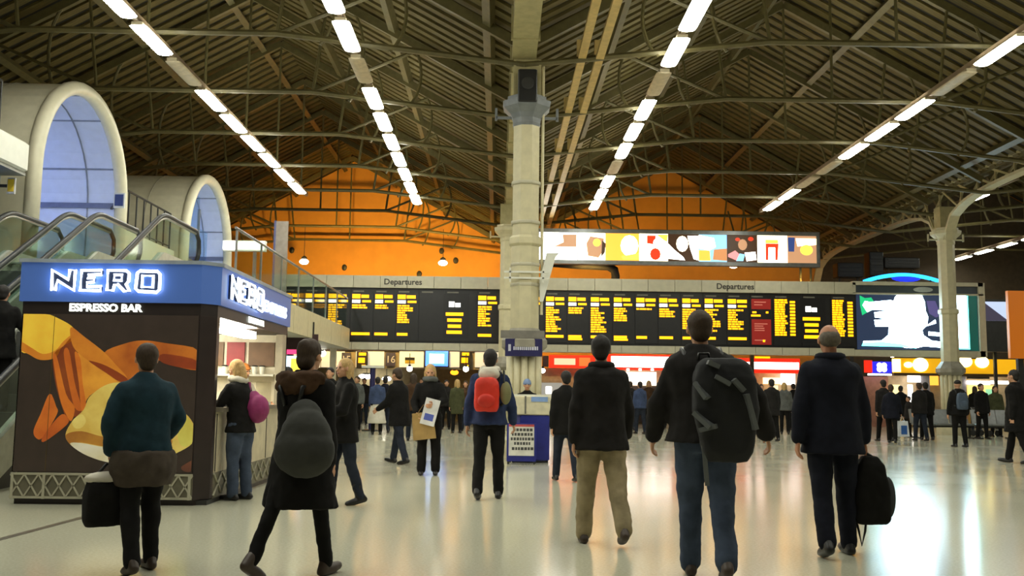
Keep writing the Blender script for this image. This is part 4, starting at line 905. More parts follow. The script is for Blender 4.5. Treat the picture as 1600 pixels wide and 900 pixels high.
# pushchair
p = atz(1540,682); pr = thing('pushchair','pushchair with pale blanket standing near the bench on the right','pushchair',(p.x,p.y,0),R(30))
wh = MB().lathe([(0.10,-0.02),(0.11,-0.01),(0.11,0.01),(0.10,0.02)],n=16).mesh('wheel', BLACK)
for x,y in ((-.22,-.3),(.22,-.3),(-.22,.3),(.22,.3)): link('wheel', wh, pr, M=Matrix.Translation((x,y,0.11)) @ Matrix.Rotation(R(90),4,'Y'))
MB().bar((-.22,-.3,.12),(-.22,.35,.95),.03,.03).bar((.22,-.3,.12),(.22,.35,.95),.03,.03).bar((-.22,.3,.12),(-.22,-.1,.5),.03,.03).bar((.22,.3,.12),(.22,-.1,.5),.03,.03).bar((-.22,.35,.95),(.22,.35,.95),.035,.035).build('frame', GREY, pr)
MB().prism([(-.3,.35),(.15,.35),(.3,.85),(.22,.87),(.08,.45),(-.3,.43)],lambda u,v:(-.2,u,v),lambda u,v:(.2,u,v)).build('seat', mat('pram_grey',(110,108,100),0.8), pr); MB().ell((0,-.05,.5),(.2,.26,.12),12,8).build('blanket', mat('blanket',(190,184,160),0.9), pr, True)
MB().ell((0,.16,.86),(.22,.24,.14),12,8).build('hood', DARK, pr, True)
# suitcase in the crowd behind the backpacker
def suitcase(x,y,c,label):
    t = thing('suitcase',label,'suitcase',(x,y,0)); MB().bbox(-.22,.22,-.13,.13,.06,.66,b=.04).build('shell', mat('case_%d'%c[0],c,0.5), t); MB().tube([(-.12,.1,.66),(-.12,.1,1.0),(.12,.1,1.0),(.12,.1,.66)],.012,6).build('handle', GREY, t)
    for x_ in (-.17,.17): MB().lathe([(.045,-.02),(.05,0),(.045,.02)],n=10).build('wheel', BLACK, t).matrix_local = Matrix.Translation((x_,.08,.05)) @ Matrix.Rotation(R(90),4,'Y')
p = atz(1203,684); suitcase(p.x,p.y,(26,26,30),'black suitcase standing behind the backpacker')
# maroon sign under the mall deck and lit shop beyond the kiosk
p = at(463,533,27.5); t = thing('hanging_sign','dark maroon sign hanging under the mall deck','sign',(p.x,27.5,p.z)); B('panel', mat('maroon',(66,44,50),0.5), t, (-.62,.62,-.04,.04,-.24,.2)); B('hanger', DARK, t, (-.5,-.46,-.02,.02,.2,.55),(.46,.5,-.02,.02,.2,.55))
t = thing('lit_shop','brightly lit shop window glimpsed between the kiosk and the crowd','shop',(at(447,575,32).x,32,0)); za = lambda py: at(447,py,32).z
B('window', emis('bluewhite_shop',(205,235,255),2.2), t, (-.5,.6,0,.1,za(592),za(556))); B('yellow_poster', YEL, t, (.15,.5,-.02,0,za(590),za(560))); B('pink_sign', emis('pink_neon',(255,60,110),2.0), t, (-.05,.55,-.05,.1,za(553),za(545))); B('stall', SHOPW, t, (-.6,.7,0,.3,0,za(592))); B('canopy', DARK, t, (-.7,.8,-.1,.3,za(544),za(536)))
# ================================================================== PEOPLE
PENDING = []
CLOUD = {}
def cloud(sz):
    if sz not in CLOUD:
        t = bpy.data.textures.new('folds%g' % sz, 'CLOUDS'); t.noise_scale = sz; t.noise_depth = 3; CLOUD[sz] = t
    return CLOUD[sz]
def sculpt(name, mb, m, parent, vox=0.016, sm=4, disp=0.0, dsz=0.12, extra=None):
    me = bpy.data.meshes.new(name); o = link(name, me, parent)
    jobs = [(mb, vox, sm, disp)]+(extra or [])
    ts = []
    for b_, v_, s_, d_ in jobs:
        tm = bpy.data.meshes.new('tmp'); tm.from_pydata(b_.v, [], b_.f)
        to = bpy.data.objects.new('tmp', tm); TMP.collection.objects.link(to)
        r_ = to.modifiers.new('r','REMESH'); r_.mode = 'VOXEL'; r_.voxel_size = v_; r_.use_smooth_shade = True
        if s_: k_ = to.modifiers.new('s','SMOOTH'); k_.iterations = s_; k_.factor = 0.5
        if d_: k_ = to.modifiers.new('d','DISPLACE'); k_.texture = cloud(dsz); k_.strength = d_; k_.mid_level = 0.5
        ts.append(to)
    PENDING.append((o, ts, m)); return o
def finish_sculpts():
    import bmesh
    vl = TMP.view_layers[0]; vl.update(); dg = vl.depsgraph
    for o, ts, m in PENDING:
        bm = bmesh.new()
        for t in ts:
            e = bpy.data.meshes.new_from_object(t.evaluated_get(dg)); bm.from_mesh(e); bpy.data.meshes.remove(e)
        for f in bm.faces: f.smooth = True
        bm.to_mesh(o.data); bm.free(); o.data.materials.append(m)
        for t in ts: tm = t.data; bpy.data.objects.remove(t); bpy.data.meshes.remove(tm)
SKIN = mat('skin', (196,146,112), 0.55, var=0.06); SKIN2 = mat('skin_warm', (176,120,86), 0.55, var=0.06)
def cloth(name, c, var=0.2): return mat('cloth_'+name, c, 0.92, var=var, scale=9, spec=0.2, bump=0.15)
C_ = dict(black=cloth('black',(22,21,20)), char=cloth('charcoal',(34,32,31)), navy=cloth('navy',(22,24,34)), teal=cloth('teal',(30,52,62)), jeans=cloth('jeans',(66,76,94)), djeans=cloth('dark_jeans',(38,43,54)), beige=cloth('beige',(150,136,106)), blue=cloth('blue',(44,54,86)), green=cloth('green',(70,72,48)), white=cloth('white',(206,200,184),0.06), denim=cloth('denim',(62,74,104)), brown=cloth('brown',(72,52,36)), grey=cloth('grey',(92,94,92)), taupe=cloth('taupe',(70,62,54)))
HB = mat('hair_brown',(58,42,26),0.7,var=0.3,scale=30,stretch=(6,6,1)); HBL = mat('hair_blond',(186,152,96),0.7,var=0.3,scale=30,stretch=(6,6,1)); HK = mat('hair_dark',(24,18,14),0.7,var=0.3,scale=30); HG = mat('hair_grey',(96,88,76),0.8,var=0.2,scale=30)
SHOE = mat('shoe_leather',(20,18,17),0.4); SHOEB = mat('shoe_brown',(58,44,32),0.5)
EYE = mat('eye',(24,20,18),0.2); LIP = mat('lips',(150,78,70),0.5)
def ringz(z, rx, ry, cx=0, cy=0, n=20): return [(cx+rx*math.cos(2*math.pi*k_/n), cy+ry*math.sin(2*math.pi*k_/n), z) for k_ in range(n)]

def hand(q, wr, d, sgn, fwd, curl=35):
    d = d.normalized(); inn = Vector((-sgn,0,0)); inn = (inn-d*inn.dot(d)).normalized(); b = d.cross(inn).normalized()
    if b.dot(Vector(fwd)) < 0: b = -b
    c = wr+d*0.05
    for t in (-0.026,-0.009,0.009,0.026): q.cap(wr+b*t*0.6+d*0.005, wr+d*0.088+b*t, 0.014, 0.0125, 8)
    for t, L in ((0.030,0.068),(0.010,0.078),(-0.010,0.072),(-0.029,0.056)):
        p0 = wr+d*0.09+b*t; a1 = R(curl); d1 = d*math.cos(a1*0.5)+inn*math.sin(a1*0.5); p1 = p0+d1*L*0.5; d2 = d*math.cos(a1*1.4)+inn*math.sin(a1*1.4); p2 = p1+d2*L*0.5
        q.cap(p0,p1,0.0095,0.009,8); q.cap(p1,p2,0.009,0.0075,8)
    t0 = wr+d*0.025+b*0.03; t1 = t0+d*0.03+b*0.025+inn*0.012; t2 = t1+d*0.032+b*0.004+inn*0.012
    q.cap(t0,t1,0.013,0.011,8); q.cap(t1,t2,0.011,0.008,8)

def person(label, foot, ht, face, pose, wear, near=True, z0=0.0, group=None):
    """pose: th/kn per leg, arms; wear: coat, hem, legs, hair ... ; local +Y is the way the person looks"""
    t = thing('person', label, 'person', (foot[0],foot[1],z0), R(face), group)
    s = ht/1.75; V = Vector; lean = pose.get('lean',0.0)
    def sh(p): p = V(p); k_ = max(0,p.z-0.95); return V((p.x+pose.get('side',0)*k_, p.y+lean*k_, p.z))
    J = {}
    lows = []
    for sd, nm in ((-1,'l'),(1,'r')):
        th, kn, fp = pose.get(nm+'leg',(0,2,0)); sp = pose.get('spread',0.02)
        hip = V((sd*0.095,0,0.93)); a = R(th); kz = hip+V((sd*sp*0.5, math.sin(a)*0.43, -math.cos(a)*0.43)); a2 = R(th-kn); an = kz+V((sd*sp*0.5, math.sin(a2)*0.42, -math.cos(a2)*0.42))
        f = R(fp); rot = lambda y,z: V((0, y*math.cos(f)-z*math.sin(f), y*math.sin(f)+z*math.cos(f)))
        heel, toe, ball = an+rot(-0.055,-0.05), an+rot(0.165,-0.058), an+rot(0.09,-0.055)
        J[nm] = (hip,kz,an,heel,ball,toe); lows += [heel.z-0.032, toe.z-0.024, ball.z-0.03]
    dz = -min(lows)
    J = {k_: tuple(p+V((0,0,dz)) for p in v) for k_, v in J.items()}
    zz = dz-0.0
    def Z(p): q_ = sh(p); return V((q_.x,q_.y,q_.z+zz))
    arms = {}
    for sd, nm in ((-1,'l'),(1,'r')):
        A = pose.get(nm+'arm',(0,8,12,0)); S = V((sd*0.17,0,1.40))
        if isinstance(A[0], tuple): E_2, W_ = V(A[0]), V(A[1])
        else:
            ua, uo, ef, inn = [R(x) for x in A]
            E_2 = S+0.29*V((sd*math.sin(uo), math.sin(ua)*math.cos(uo), -math.cos(ua)*math.cos(uo)))
            W_ = E_2+0.255*V((sd*math.sin(uo*0.4-inn), math.sin(ua+ef)*math.cos(inn), -math.cos(ua+ef)*math.cos(inn)))
        arms[nm] = (Z(S),Z(E_2),Z(W_))
    sc = lambda mb: [mb.v.__setitem__(i,(p[0]*s,p[1]*s,p[2]*s)) for i,p in enumerate(mb.v)]
    vb = 0.016 if near else 0.026
    # ---- body: one figure
    q = MB()
    rr = [(0.90,.13,.10),(0.93,.155,.11),(1.02,.15,.11),(1.14,.13,.10),(1.26,.145,.108),(1.37,.16,.105),(1.44,.13,.085),(1.49,.065,.06)]
    q.loft([[Z((x,y,z)) for x,y,z in ringz(z,a,b,0,-0.01)] for z,a,b in rr])
    q.cap(Z((0,-.012,1.45)),Z((0,.0,1.56)),.055,.052)
    for nm in 'lr':
        hip,kn_,an,heel,ball,toe = J[nm]; q.cap(hip,kn_,.085,.055); q.cap(kn_,an,.053,.036); q.cap(heel,toe,.03,.024)
        S,E_2,W_ = arms[nm]; q.cap(S,E_2,.048,.038); q.cap(E_2,W_,.036,.025)
    sc(q)
    HM = Matrix.Translation(Z((0,.015,1.635))) @ Matrix.Rotation(R(pose.get('turn',0)),4,'Z') @ Matrix.Rotation(R(pose.get('nod',0)),4,'X') @ Matrix.Rotation(R(pose.get('tilt',0)),4,'Y')
    hp = lambda x,y,z: HM @ V((x,y,z))
    H3 = HM.to_3x3()
    hq = MB(); hq.ell(hp(0,-.012,.02),(.076,.096,.098),16,12,M=H3); hq.ell(hp(0,.028,-.045),(.056,.064,.072),14,10,M=H3); hq.ell(hp(0,.06,-.085),(.026,.026,.024),10,8,M=H3)
    hq.cap(hp(0,.078,.012),hp(0,.104,-.026),.009,.014); hq.cap(hp(-.03,.074,.026),hp(.03,.074,.026),.012,.012); hq.cap(hp(-.016,.083,-.058),hp(.016,.083,-.058),.009,.009)
    for sd in (-1,1): hq.ell(hp(sd*.079,-.004,-.005),(.011,.026,.032),10,8,M=H3); hq.ell(hp(sd*.042,.052,-.02),(.024,.024,.022),8,6,M=H3)
    hq.cap(hp(0,-.015,-.05),Z((0,-.005,1.46)),.052,.056); sc(hq)
    ex = [(hq, .0075 if near else .014, 2, 0)]
    hd = MB()
    for sd, nm in ((-1,'l'),(1,'r')):
        S,E_2,W_ = arms[nm]; hand(hd, W_, (W_-E_2), sd, (0,1,0), pose.get('curl',40)); hd.cap(W_-(W_-E_2).normalized()*0.04, W_+(W_-E_2).normalized()*0.01, .027,.024)
    sc(hd); ex.append((hd, .0055 if near else .009, 1, 0))
    sculpt('body', q, wear.get('skin',SKIN), t, vb, 3, extra=ex)
    if wear.get('face'):
        for sd in (-1,1): MB().ell(hp(sd*.031,.083,.008)*s,(.013*s,.008*s,.007*s),10,6).build('eye', EYE, t, True)
        MB().cap(hp(-.02,.092,-.058)*s,hp(.02,.092,-.058)*s,.006*s,.006*s).build('lips', LIP, t, True)
    # ---- trousers / skirt
    lk = wear.get('legs','jeans'); w0 = wear.get('legw',1.0)
    if lk:
        q = MB(); q.loft([[p for p in [V((x,y,z+zz)) for x,y,z in ringz(z,a,b,0,-0.012)]] for z,a,b in ((.82,.15,.12),(.93,.175,.135),(1.02,.168,.128),(1.06,.16,.12))])
        for nm in 'lr':
            hip,kn_,an,heel,ball,toe = J[nm]; q.cap(hip+V((0,-.01,-.02)),kn_,.105*w0,.075*w0,12); q.cap(kn_,an+(kn_-an).normalized()*0.0,.073*w0,.062*w0,12)
            if wear.get('boot'): pass
        sc(q); sculpt('trousers', q, C_[lk], t, vb, 3, 0.03 if near else 0, 0.13)
    if wear.get('skirt'):
        c, hem = wear['skirt']; q = MB(); q.loft([[V((x,y,z+zz)) for x,y,z in ringz(z,a,b)] for z,a,b in ((hem,.30,.26),((hem+.95)/2,.25,.2),(.95,.18,.14),(1.02,.16,.13))]); sc(q); sculpt('skirt', q, C_[c], t, vb, 2, 0.03, 0.12)
    # ---- shoes
    for nm in 'lr':
        hip,kn_,an,heel,ball,toe = J[nm]; q = MB(); q.cap(heel,ball,.04,.046); q.cap(ball,toe,.046,.034); q.cap(heel+V((0,0,0.0)),an+V((0,0,.03)),.038,.045)
        if wear.get('boot'): q.cap(an,an+(kn_-an)*0.6,.056,.068)
        low = min(p[2] for p in q.v); q.v = [(x,y,max(z, 0.002)) for x,y,z in q.v]; sc(q); sculpt('shoe', q, wear.get('shoe',SHOE), t, .012 if near else .02, 2)
    # ---- coat
    ck = wear['coat']; hem = wear.get('hem',0.8); fat = wear.get('fat',1.0); fl = wear.get('flare',1.1)
    q = MB(); R_ = [(hem,.195*fl,.155*fl)]
    if hem < .75: R_ += [((hem+.95)/2,.19*(1+fl)/2,.15*(1+fl)/2)]
    if hem < .9: R_ += [(.94,.19,.15)]
    R_ += [(1.04,.178,.14),(1.16,.168,.132),(1.28,.185,.142),(1.36,.2,.138),(1.42,.188,.12),(1.465,.135,.10),(1.50,.088,.082),(1.535,.07,.07)]
    q.loft([[Z((x,y,z)) for x,y,z in ringz(z,a*fat,b*fat,0,-0.012)] for z,a,b in R_])
    for nm in 'lr':
        S,E_2,W_ = arms[nm]; q.cap(S,E_2,.064+.006*fat,.060*fat,12); q.cap(E_2,W_-(W_-E_2).normalized()*0.01,.062*fat,.05*fat,12)
    sc(q); sculpt('coat', q, C_[ck], t, vb, 7, (wear.get('fold',0.035)) if near else 0.02, 0.15)
    if wear.get('collar'):
        q = MB(); q.tube([Z((.085*math.cos(a),-.005+.085*math.sin(a),1.5)) for a in [2*math.pi*k_/14 for k_ in range(14)]],.035,8,closed=True); sc(q); q.build('collar', C_[wear['collar']], t, True)
    if wear.get('scarf'):
        q = MB(); q.tube([Z((.085*math.cos(a),-.01+.09*math.sin(a),1.515+.015*math.sin(a))) for a in [2*math.pi*k_/14 for k_ in range(14)]],.048,8,closed=True)
        if wear.get('hood'): q.ell(Z((0,-.12,1.46)),(.13,.07,.09),12,8)
        sc(q); sculpt('scarf', q, C_[wear['scarf']], t, .014, 2, .02, .06)
    if wear.get('furhood'):
        q = MB(); q.ell(Z((0,-.13,1.42)),(.19,.09,.10),14,8); q.tube([Z((.17*math.cos(a),-.06+.1*math.sin(a),1.47)) for a in [math.pi+math.pi*k_/10 for k_ in range(11)]],.055,8); sc(q); sculpt('hood', q, C_[wear['furhood']], t, .016, 2, .04, .05)
    # ---- hair or hat
    hs = wear.get('hair'); hm = wear.get('hairc',HB)
    if hs:
        q = MB()
        if hs in ('short','long','bob'): q.ell(hp(0,-.024,.036),(.088,.1,.098),16,12,M=H3); q.ell(hp(0,-.055,-.02),(.074,.062,.075),14,10,M=H3)
        if hs == 'bob' or hs == 'long':
            for sd in (-1,1): q.cap(hp(sd*.062,-.03,.0),hp(sd*.072,-.02,-.13 if hs == 'bob' else -.17),.04,.03)
            q.cap(hp(0,-.07,0),hp(0,-.08,-.13 if hs == 'bob' else -.2),.068,.055)
        if hs == 'up': q.ell(hp(0,-.02,.04),(.092,.105,.1),16,12,M=H3); q.ell(hp(0,-.06,-.03),(.08,.06,.08),14,10,M=H3); q.ell(hp(0,-.075,.085),(.055,.05,.045),10,8,M=H3)
        if hs == 'fringe': q.ell(hp(0,-.03,.01),(.084,.094,.075),16,12,M=H3)
        if hs == 'beanie': q.ell(hp(0,-.016,.045),(.09,.108,.098),16,12,M=H3); q.tube([hp(.088*math.cos(a),-.014+.106*math.sin(a),.03) for a in [2*math.pi*k_/16 for k_ in range(16)]],.014,6,closed=True)
        if hs == 'cap': q.ell(hp(0,-.016,.05),(.088,.105,.075),16,12,M=H3); q.ell(hp(0,.10,.045),(.06,.06,.01),12,6,M=H3)
        sc(q); sculpt('hat' if hs in ('beanie','cap') else 'hair', q, hm, t, .012 if near else .018, 2, .012 if hs not in ('beanie','cap') else 0, .04)
    t['sk'] = 1; del t['sk']
    return t, dict(arms={k_: [p*s for p in v] for k_, v in arms.items()}, J=J, s=s, zz=zz, Z=lambda p: Z(p)*s, root=t)

def hold(root, name, label, cat):
    """a top-level thing laid out in the carrier's own axes"""
    o = thing(name, label, cat, root.location, root.rotation_euler[2]); return o
def backpack(P, label, c, w_, h_, d_, zc, c2=None, shape='box', straps=True, dx=0, pocket=True, low=.8):
    o = hold(P['root'],'backpack',label,'backpack'); Z = P['Z']; yb = -.13
    q = MB()
    if shape == 'round': q.ell(Z((dx,yb-d_*.45,zc)),(w_,d_*.75,h_),18,12); q.ell(Z((dx,yb-d_*.5,zc-h_*.25)),(w_*.95,d_*.75,h_*.7),18,12)
    else:
        rr = []
        for z,k_ in ((-1,low),(-.8,low+.16),(0,1.0),(.6,.95),(.88,.8),(1.0,.55)):
            n = 24; rg = []
            for j in range(n):
                a = 2*math.pi*j/n; ca, sa = math.cos(a), math.sin(a); e = 0.5
                rg.append(Z((dx+w_*k_*math.copysign(abs(ca)**e,ca), yb-d_*.5+d_*.55*k_*math.copysign(abs(sa)**e,sa), zc+h_*z)))
            rr.append(rg)
        q.loft(rr)
    sculpt('main_bag', q, c, o, .014, 3, .02, .1)
    if pocket: q = MB(); q.ell(Z((dx,yb-d_*1.02,zc-h_*.35)),(w_*.72,d_*.28,h_*.42),14,10); sculpt('pocket', q, c2 or c, o, .012, 2, .01, .08)
    if straps:
        for sd in (-1,1):
            MB().tube([Z((sd*.11,-.13,zc+h_*.75)),Z((sd*.12,-.1,1.47)),Z((sd*.125,.0,1.5)),Z((sd*.13,.12,1.42)),Z((sd*.15,.14,1.25)),Z((sd*.17,.02,1.12)),Z((sd*.15,-.14,zc-h_*.6))],.018,6).build('strap', BLACK, o, True)
    MB().tube([Z((-.04,yb-.03,zc+h_*.95)),Z((-.03,yb-.04,zc+h_*1.1)),Z((.03,yb-.04,zc+h_*1.1)),Z((.04,yb-.03,zc+h_*.95))],.01,6).build('grab_handle', BLACK, o, True)
    return o
def feet(px, py): p = atz(px, py, 0); return (p.x, p.y)
def spot(px, Y): return (at(px, 640, Y).x, Y)

# ---- foreground walkers
# teal jacket, left
t, P = person('person in dark teal jacket walking past the kiosk poster with a black bag', feet(214,893), 1.56, 38, dict(lleg=(-10,10,-10), rleg=(10,12,0), larm=((-.27,-.02,1.16),(-.22,.10,.92)), rarm=((.27,.03,1.17),(.25,.20,1.03)), lean=.04, turn=-5), dict(coat='teal', hem=.74, legs='black', hair='short', hairc=HB, fat=1.12, shoe=SHOEB, flare=1.0))
hb = hold(t,'hip_wrap','grey-brown jacket hem band worn around the hips by the teal-jacketed walker','garment'); q = MB(); q.loft([[P['Z']((x,y,z)) for x,y,z in ringz(z,a,b,0,-.012)] for z,a,b in ((.66,.215,.19),(.76,.25,.205),(.86,.252,.205),(.93,.225,.185))]); sculpt('band', q, C_['taupe'], hb, .016, 2, .03, .1)
W_ = P['arms']['l'][2]; bg = hold(t,'holdall','black holdall with white top carried low by the teal-jacketed walker','bag'); bc = W_+Vector((-.02,-.02,-.27))
q = MB(); q.loft([[bc+Vector((a*math.copysign(abs(math.cos(u))**.6,math.cos(u)),b*math.copysign(abs(math.sin(u))**.6,math.sin(u)),z)) for u in [2*math.pi*k_/20 for k_ in range(20)]] for z,a,b in ((-.23,.12,.08),(-.19,.14,.1),(.0,.14,.11),(.07,.12,.09))]); sculpt('bag_body', q, C_['black'], bg, .014, 2, .02, .1)
MB().ell(bc+Vector((0,0,.09)),(.15,.10,.045),14,8).build('white_top', C_['white'], bg, True)
MB().tube([bc+Vector((-.09,0,.08)),W_+Vector((-.02,0,-.09)),W_+Vector((.03,0,-.09)),bc+Vector((.09,0,.08))],.012,6).build('handle', BLACK, bg, True)
# woman with round rucksack
t, P = person('person in long black coat striding right with a round grey rucksack', feet(466,903), 1.60, -24, dict(lleg=(-26,4,-26), rleg=(14,4,6), larm=(14,8,14,0), rarm=(-8,10,20,0), lean=.06), dict(coat='black', hem=.52, legs='black', legw=.82, hair='up', hairc=HB, furhood='brown', flare=1.3, fat=1.2, shoe=SHOEB))
o = hold(t,'backpack','rounded dark grey rucksack on the back of the long-coated strider','backpack'); Z = P['Z']; q = MB(); q.ell(Z((.18,-.23,1.02)),(.21*P['s'],.12,.22),18,12); q.ell(Z((.18,-.24,.95)),(.25*P['s'],.13,.18),18,12); q.ell(Z((.14,-.2,1.16)),(.14,.08,.15),14,10); sculpt('main_bag', q, mat('rucksack_grey',(50,51,47),0.85), o, .014, 3, .015, .1)
for sd in (-1,1): MB().tube([Z((sd*.06+.02,-.2,1.27)),Z((sd*.10,-.2,1.40)),Z((sd*.13,-.08,1.49)),Z((sd*.14,.10,1.42)),Z((sd*.16,.13,1.25)),Z((sd*.15,.0,1.16)),Z((sd*.1+.08,-.2,1.05))],.017,6).build('strap', BLACK, o, True)
MB().tube([Z((.18+.17*math.cos(a),-.345+.05*abs(math.cos(a)),.93+.14*math.sin(a))) for a in [0.2+2.74*k_/10 for k_ in range(11)]],.007,6).build('zip', BLACK, o)
# blond woman walking left behind her
person('person in black coat, dark jeans and boots walking left behind the round rucksack', feet(533,789), 1.60, 118, dict(lleg=(-9,8,-10), rleg=(10,6,2), larm=(18,8,70,20), rarm=(20,6,60,22), turn=15), dict(coat='black', hem=.74, legs='djeans', hair='bob', hairc=HBL, boot=True, face=True, fat=1.08))
# woman at kiosk
t, P = person('person in black jacket, white scarf and jeans leaning at the kiosk counter', feet(370,781), 1.58, 68, dict(lleg=(2,4,0), rleg=(-3,4,0), larm=((-.24,.12,1.18),(-.2,.36,1.16)), rarm=((.24,.12,1.18),(.16,.36,1.14)), lean=.12, nod=-20, spread=.0), dict(coat='black', hem=.84, legs='jeans', hair='bob', hairc=HBL, scarf='white', fat=1.08, legw=1.12))
o = hold(t,'shoulder_bag','magenta shoulder bag on the back of the customer at the kiosk','bag'); Z = P['Z']; q = MB(); q.ell(Z((.12,-.2,1.14)),(.15,.12,.17),14,10); q.ell(Z((.1,-.15,1.24)),(.1,.09,.12),14,10); sculpt('bag_body', q, mat('magenta_fabric',(134,36,92),0.7), o, .014, 2, .02, .1)
MB().tube([Z((.02,-.16,1.28)),Z((.12,-.1,1.47)),Z((.14,.06,1.47)),Z((.18,.1,1.28)),Z((.22,-.1,1.12))],.014,6).build('strap', MATS['magenta_fabric'], o, True)
# barista
person('person in pale shirt and orange cap working inside the coffee kiosk', (-3.62,13.78), 1.62, -115, dict(larm=(25,8,60,10), rarm=(25,8,60,10), nod=-10), dict(coat='white', hem=.85, legs='black', hair='cap', hairc=mat('cap_orange',(196,120,50),0.7), face=True), near=False)
# red rucksack walker
t, P = person('walker in blue jacket with white scarf and a bright red rucksack', feet(763,779), 1.76, -4, dict(lleg=(-10,10,-12), rleg=(4,3,2), larm=(-6,14,14,0), rarm=(8,16,16,0)), dict(coat='blue', hem=.86, legs='black', hair='short', hairc=HK, scarf='white', hood=True, fat=1.08, legw=1.0))
backpack(P,'bright red rucksack with black edges on the walker with white scarf',mat('red_fabric',(208,44,20),0.6),.15,.20,.15,1.22,dx=-.02,c2=mat('red_fabric2',(196,38,18),0.6))
Z = P['Z']; o = hold(t,'side_pouch','olive pouch on the right shoulder of the red rucksack walker','bag'); q = MB(); q.ell(Z((.2,-.16,1.24)),(.07,.06,.14),12,8); sculpt('pouch', q, mat('olive_pouch',(120,118,80),0.8), o, .012, 2); MB().tube([Z((.18,-.18,1.36)),Z((.17,-.08,1.5)),Z((.16,.06,1.47))],.012,6).build('strap', BLACK, o)
# beige trousers
person('person in dark jacket and beige trousers walking away', feet(939,849), 1.74, 2, dict(lleg=(4,3,2), rleg=(-14,14,-16), larm=(-10,10,12,0), rarm=(14,12,14,0), spread=.05, turn=-12), dict(coat='char', hem=.78, legs='beige', hair='short', hairc=HK, collar='char', fat=1.14, legw=1.14, shoe=SHOEB))
# backpacker
t, P = person('person in dark puffer jacket and blue jeans with a huge backpack', feet(1104,903), 1.84, -6, dict(lleg=(8,4,4), rleg=(-10,18,-18), larm=(6,24,22,0), rarm=(4,38,20,0), side=-.04, lean=.05, spread=.0, turn=4), dict(coat='char', hem=.88, legs='jeans', hair='short', hairc=HB, fat=1.3, legw=1.12, shoe=SHOEB))
Z = P['Z']; o = backpack(P,'huge black travel backpack with grey straps hanging low over blue jeans',mat('pack_black',(22,23,25),0.8),.21,.33,.24,1.10,dx=.11,pocket=False,low=.6)
GP = mat('pack_grey',(92,96,96),0.6)
q_ = [((-.07,-.33,1.27),(-.01,-.385,1.17),.07),((.04,-.40,1.31),(.13,-.40,1.26),.07),((.15,-.40,1.29),(.21,-.39,1.22),.08),((-.09,-.34,1.08),(.0,-.40,.99),.075),((-.07,-.36,.97),(.03,-.40,1.0),.05),((.22,-.38,1.20),(.27,-.35,.98),.075),((.0,-.37,1.4),(.07,-.36,1.37),.06)]
for a,b,w_ in q_: MB().bar(Z(a),Z(b),w_,.03).build('grey_strap', GP, o)
MB().bar(Z((-.05,-.3,1.02)),Z((-.02,-.28,.62)),.03,.012).build('dangling_strap', GP, o)
# man with bag
t, P = person('person in long navy suit coat walking away with a black carry bag', feet(1304,867), 1.83, -2, dict(lleg=(-10,12,-12), rleg=(5,3,3), larm=(-12,16,8,0), rarm=(4,14,4,0), spread=.03), dict(coat='navy', hem=.76, legs='navy', hair='fringe', hairc=HG, collar='navy', fat=1.16, legw=1.06, skin=SKIN2, fold=.02))
W_ = P['arms']['r'][2]; Z = P['Z']; bg = hold(t,'carry_bag','black carry bag with dangling strap held by the person in the navy suit coat','bag'); bc = W_+Vector((.04,.0,-.40))
q = MB(); q.loft([[bc+Vector((a*math.copysign(abs(math.cos(u))**.5,math.cos(u)),b*math.copysign(abs(math.sin(u))**.5,math.sin(u)),z)) for u in [2*math.pi*k_/20 for k_ in range(20)]] for z,a,b in ((-.27,.12,.07),(-.24,.15,.09),(.0,.15,.1),(.2,.11,.08),(.27,.06,.05))]); sculpt('bag_body', q, C_['black'], bg, .012, 3, .02, .1)
q = MB(); q.ell(bc+Vector((.14,0,-.06)),(.06,.07,.17),14,10); sculpt('side_pocket', q, mat('bag_grey',(44,46,48),0.8), bg, .012, 2)
MB().tube([bc+Vector((-.04,0,.25)),W_+Vector((0,.0,-.1)),bc+Vector((.06,0,.24))],.013,6).build('handle', BLACK, bg, True)
MB().tube([bc+Vector((-.13,0,-.2)),bc+Vector((-.10,0,-.33)),bc+Vector((-.08,0,-.44)),bc+Vector((-.05,0,-.33)),bc+Vector((-.04,0,-.24))],.01,6).build('dangling_strap', BLACK, bg, True)
# ---- middle distance
t, P = person('person in dark coat and jeans leaning left between the kiosk and the column', feet(622,725), 1.66, 58, dict(lleg=(-14,6,-10), rleg=(16,4,8), larm=(20,8,40,0), rarm=(15,8,30,0), lean=.1, nod=-12), dict(coat='black', hem=.7, legs='djeans', hair='short', hairc=HB, fat=1.16))
t, P = person('person in black and grey scarf facing the camera with newspaper and brown bag', feet(669,742), 1.66, 182, dict(lleg=(0,3,0), rleg=(2,3,0), larm=((-.25,.06,1.18),(-.08,.24,1.12)), rarm=((.25,.04,1.16),(.2,.16,.98)), nod=-14), dict(coat='black', hem=.85, legs='black', hair='bob', hairc=HBL, scarf='grey', face=True, legw=1.15))
Z = P['Z']; o = hold(t,'newspaper','folded white newspaper with a blue panel held by the person facing the camera','newspaper'); M_ = Matrix.Translation(Z((-.02,.28,1.0))) @ Matrix.Rotation(R(-14),4,'Y'); ps = MB().box(-.11,.11,-.006,.006,-.2,.2).build('sheet', mat('newsprint',(206,206,204),0.7), o); ps.matrix_local = M_; pb = MB().box(-.07,.07,.006,.009,-.13,-.03).build('blue_panel', mat('news_blue',(70,84,160),0.6), o); pb.matrix_local = M_
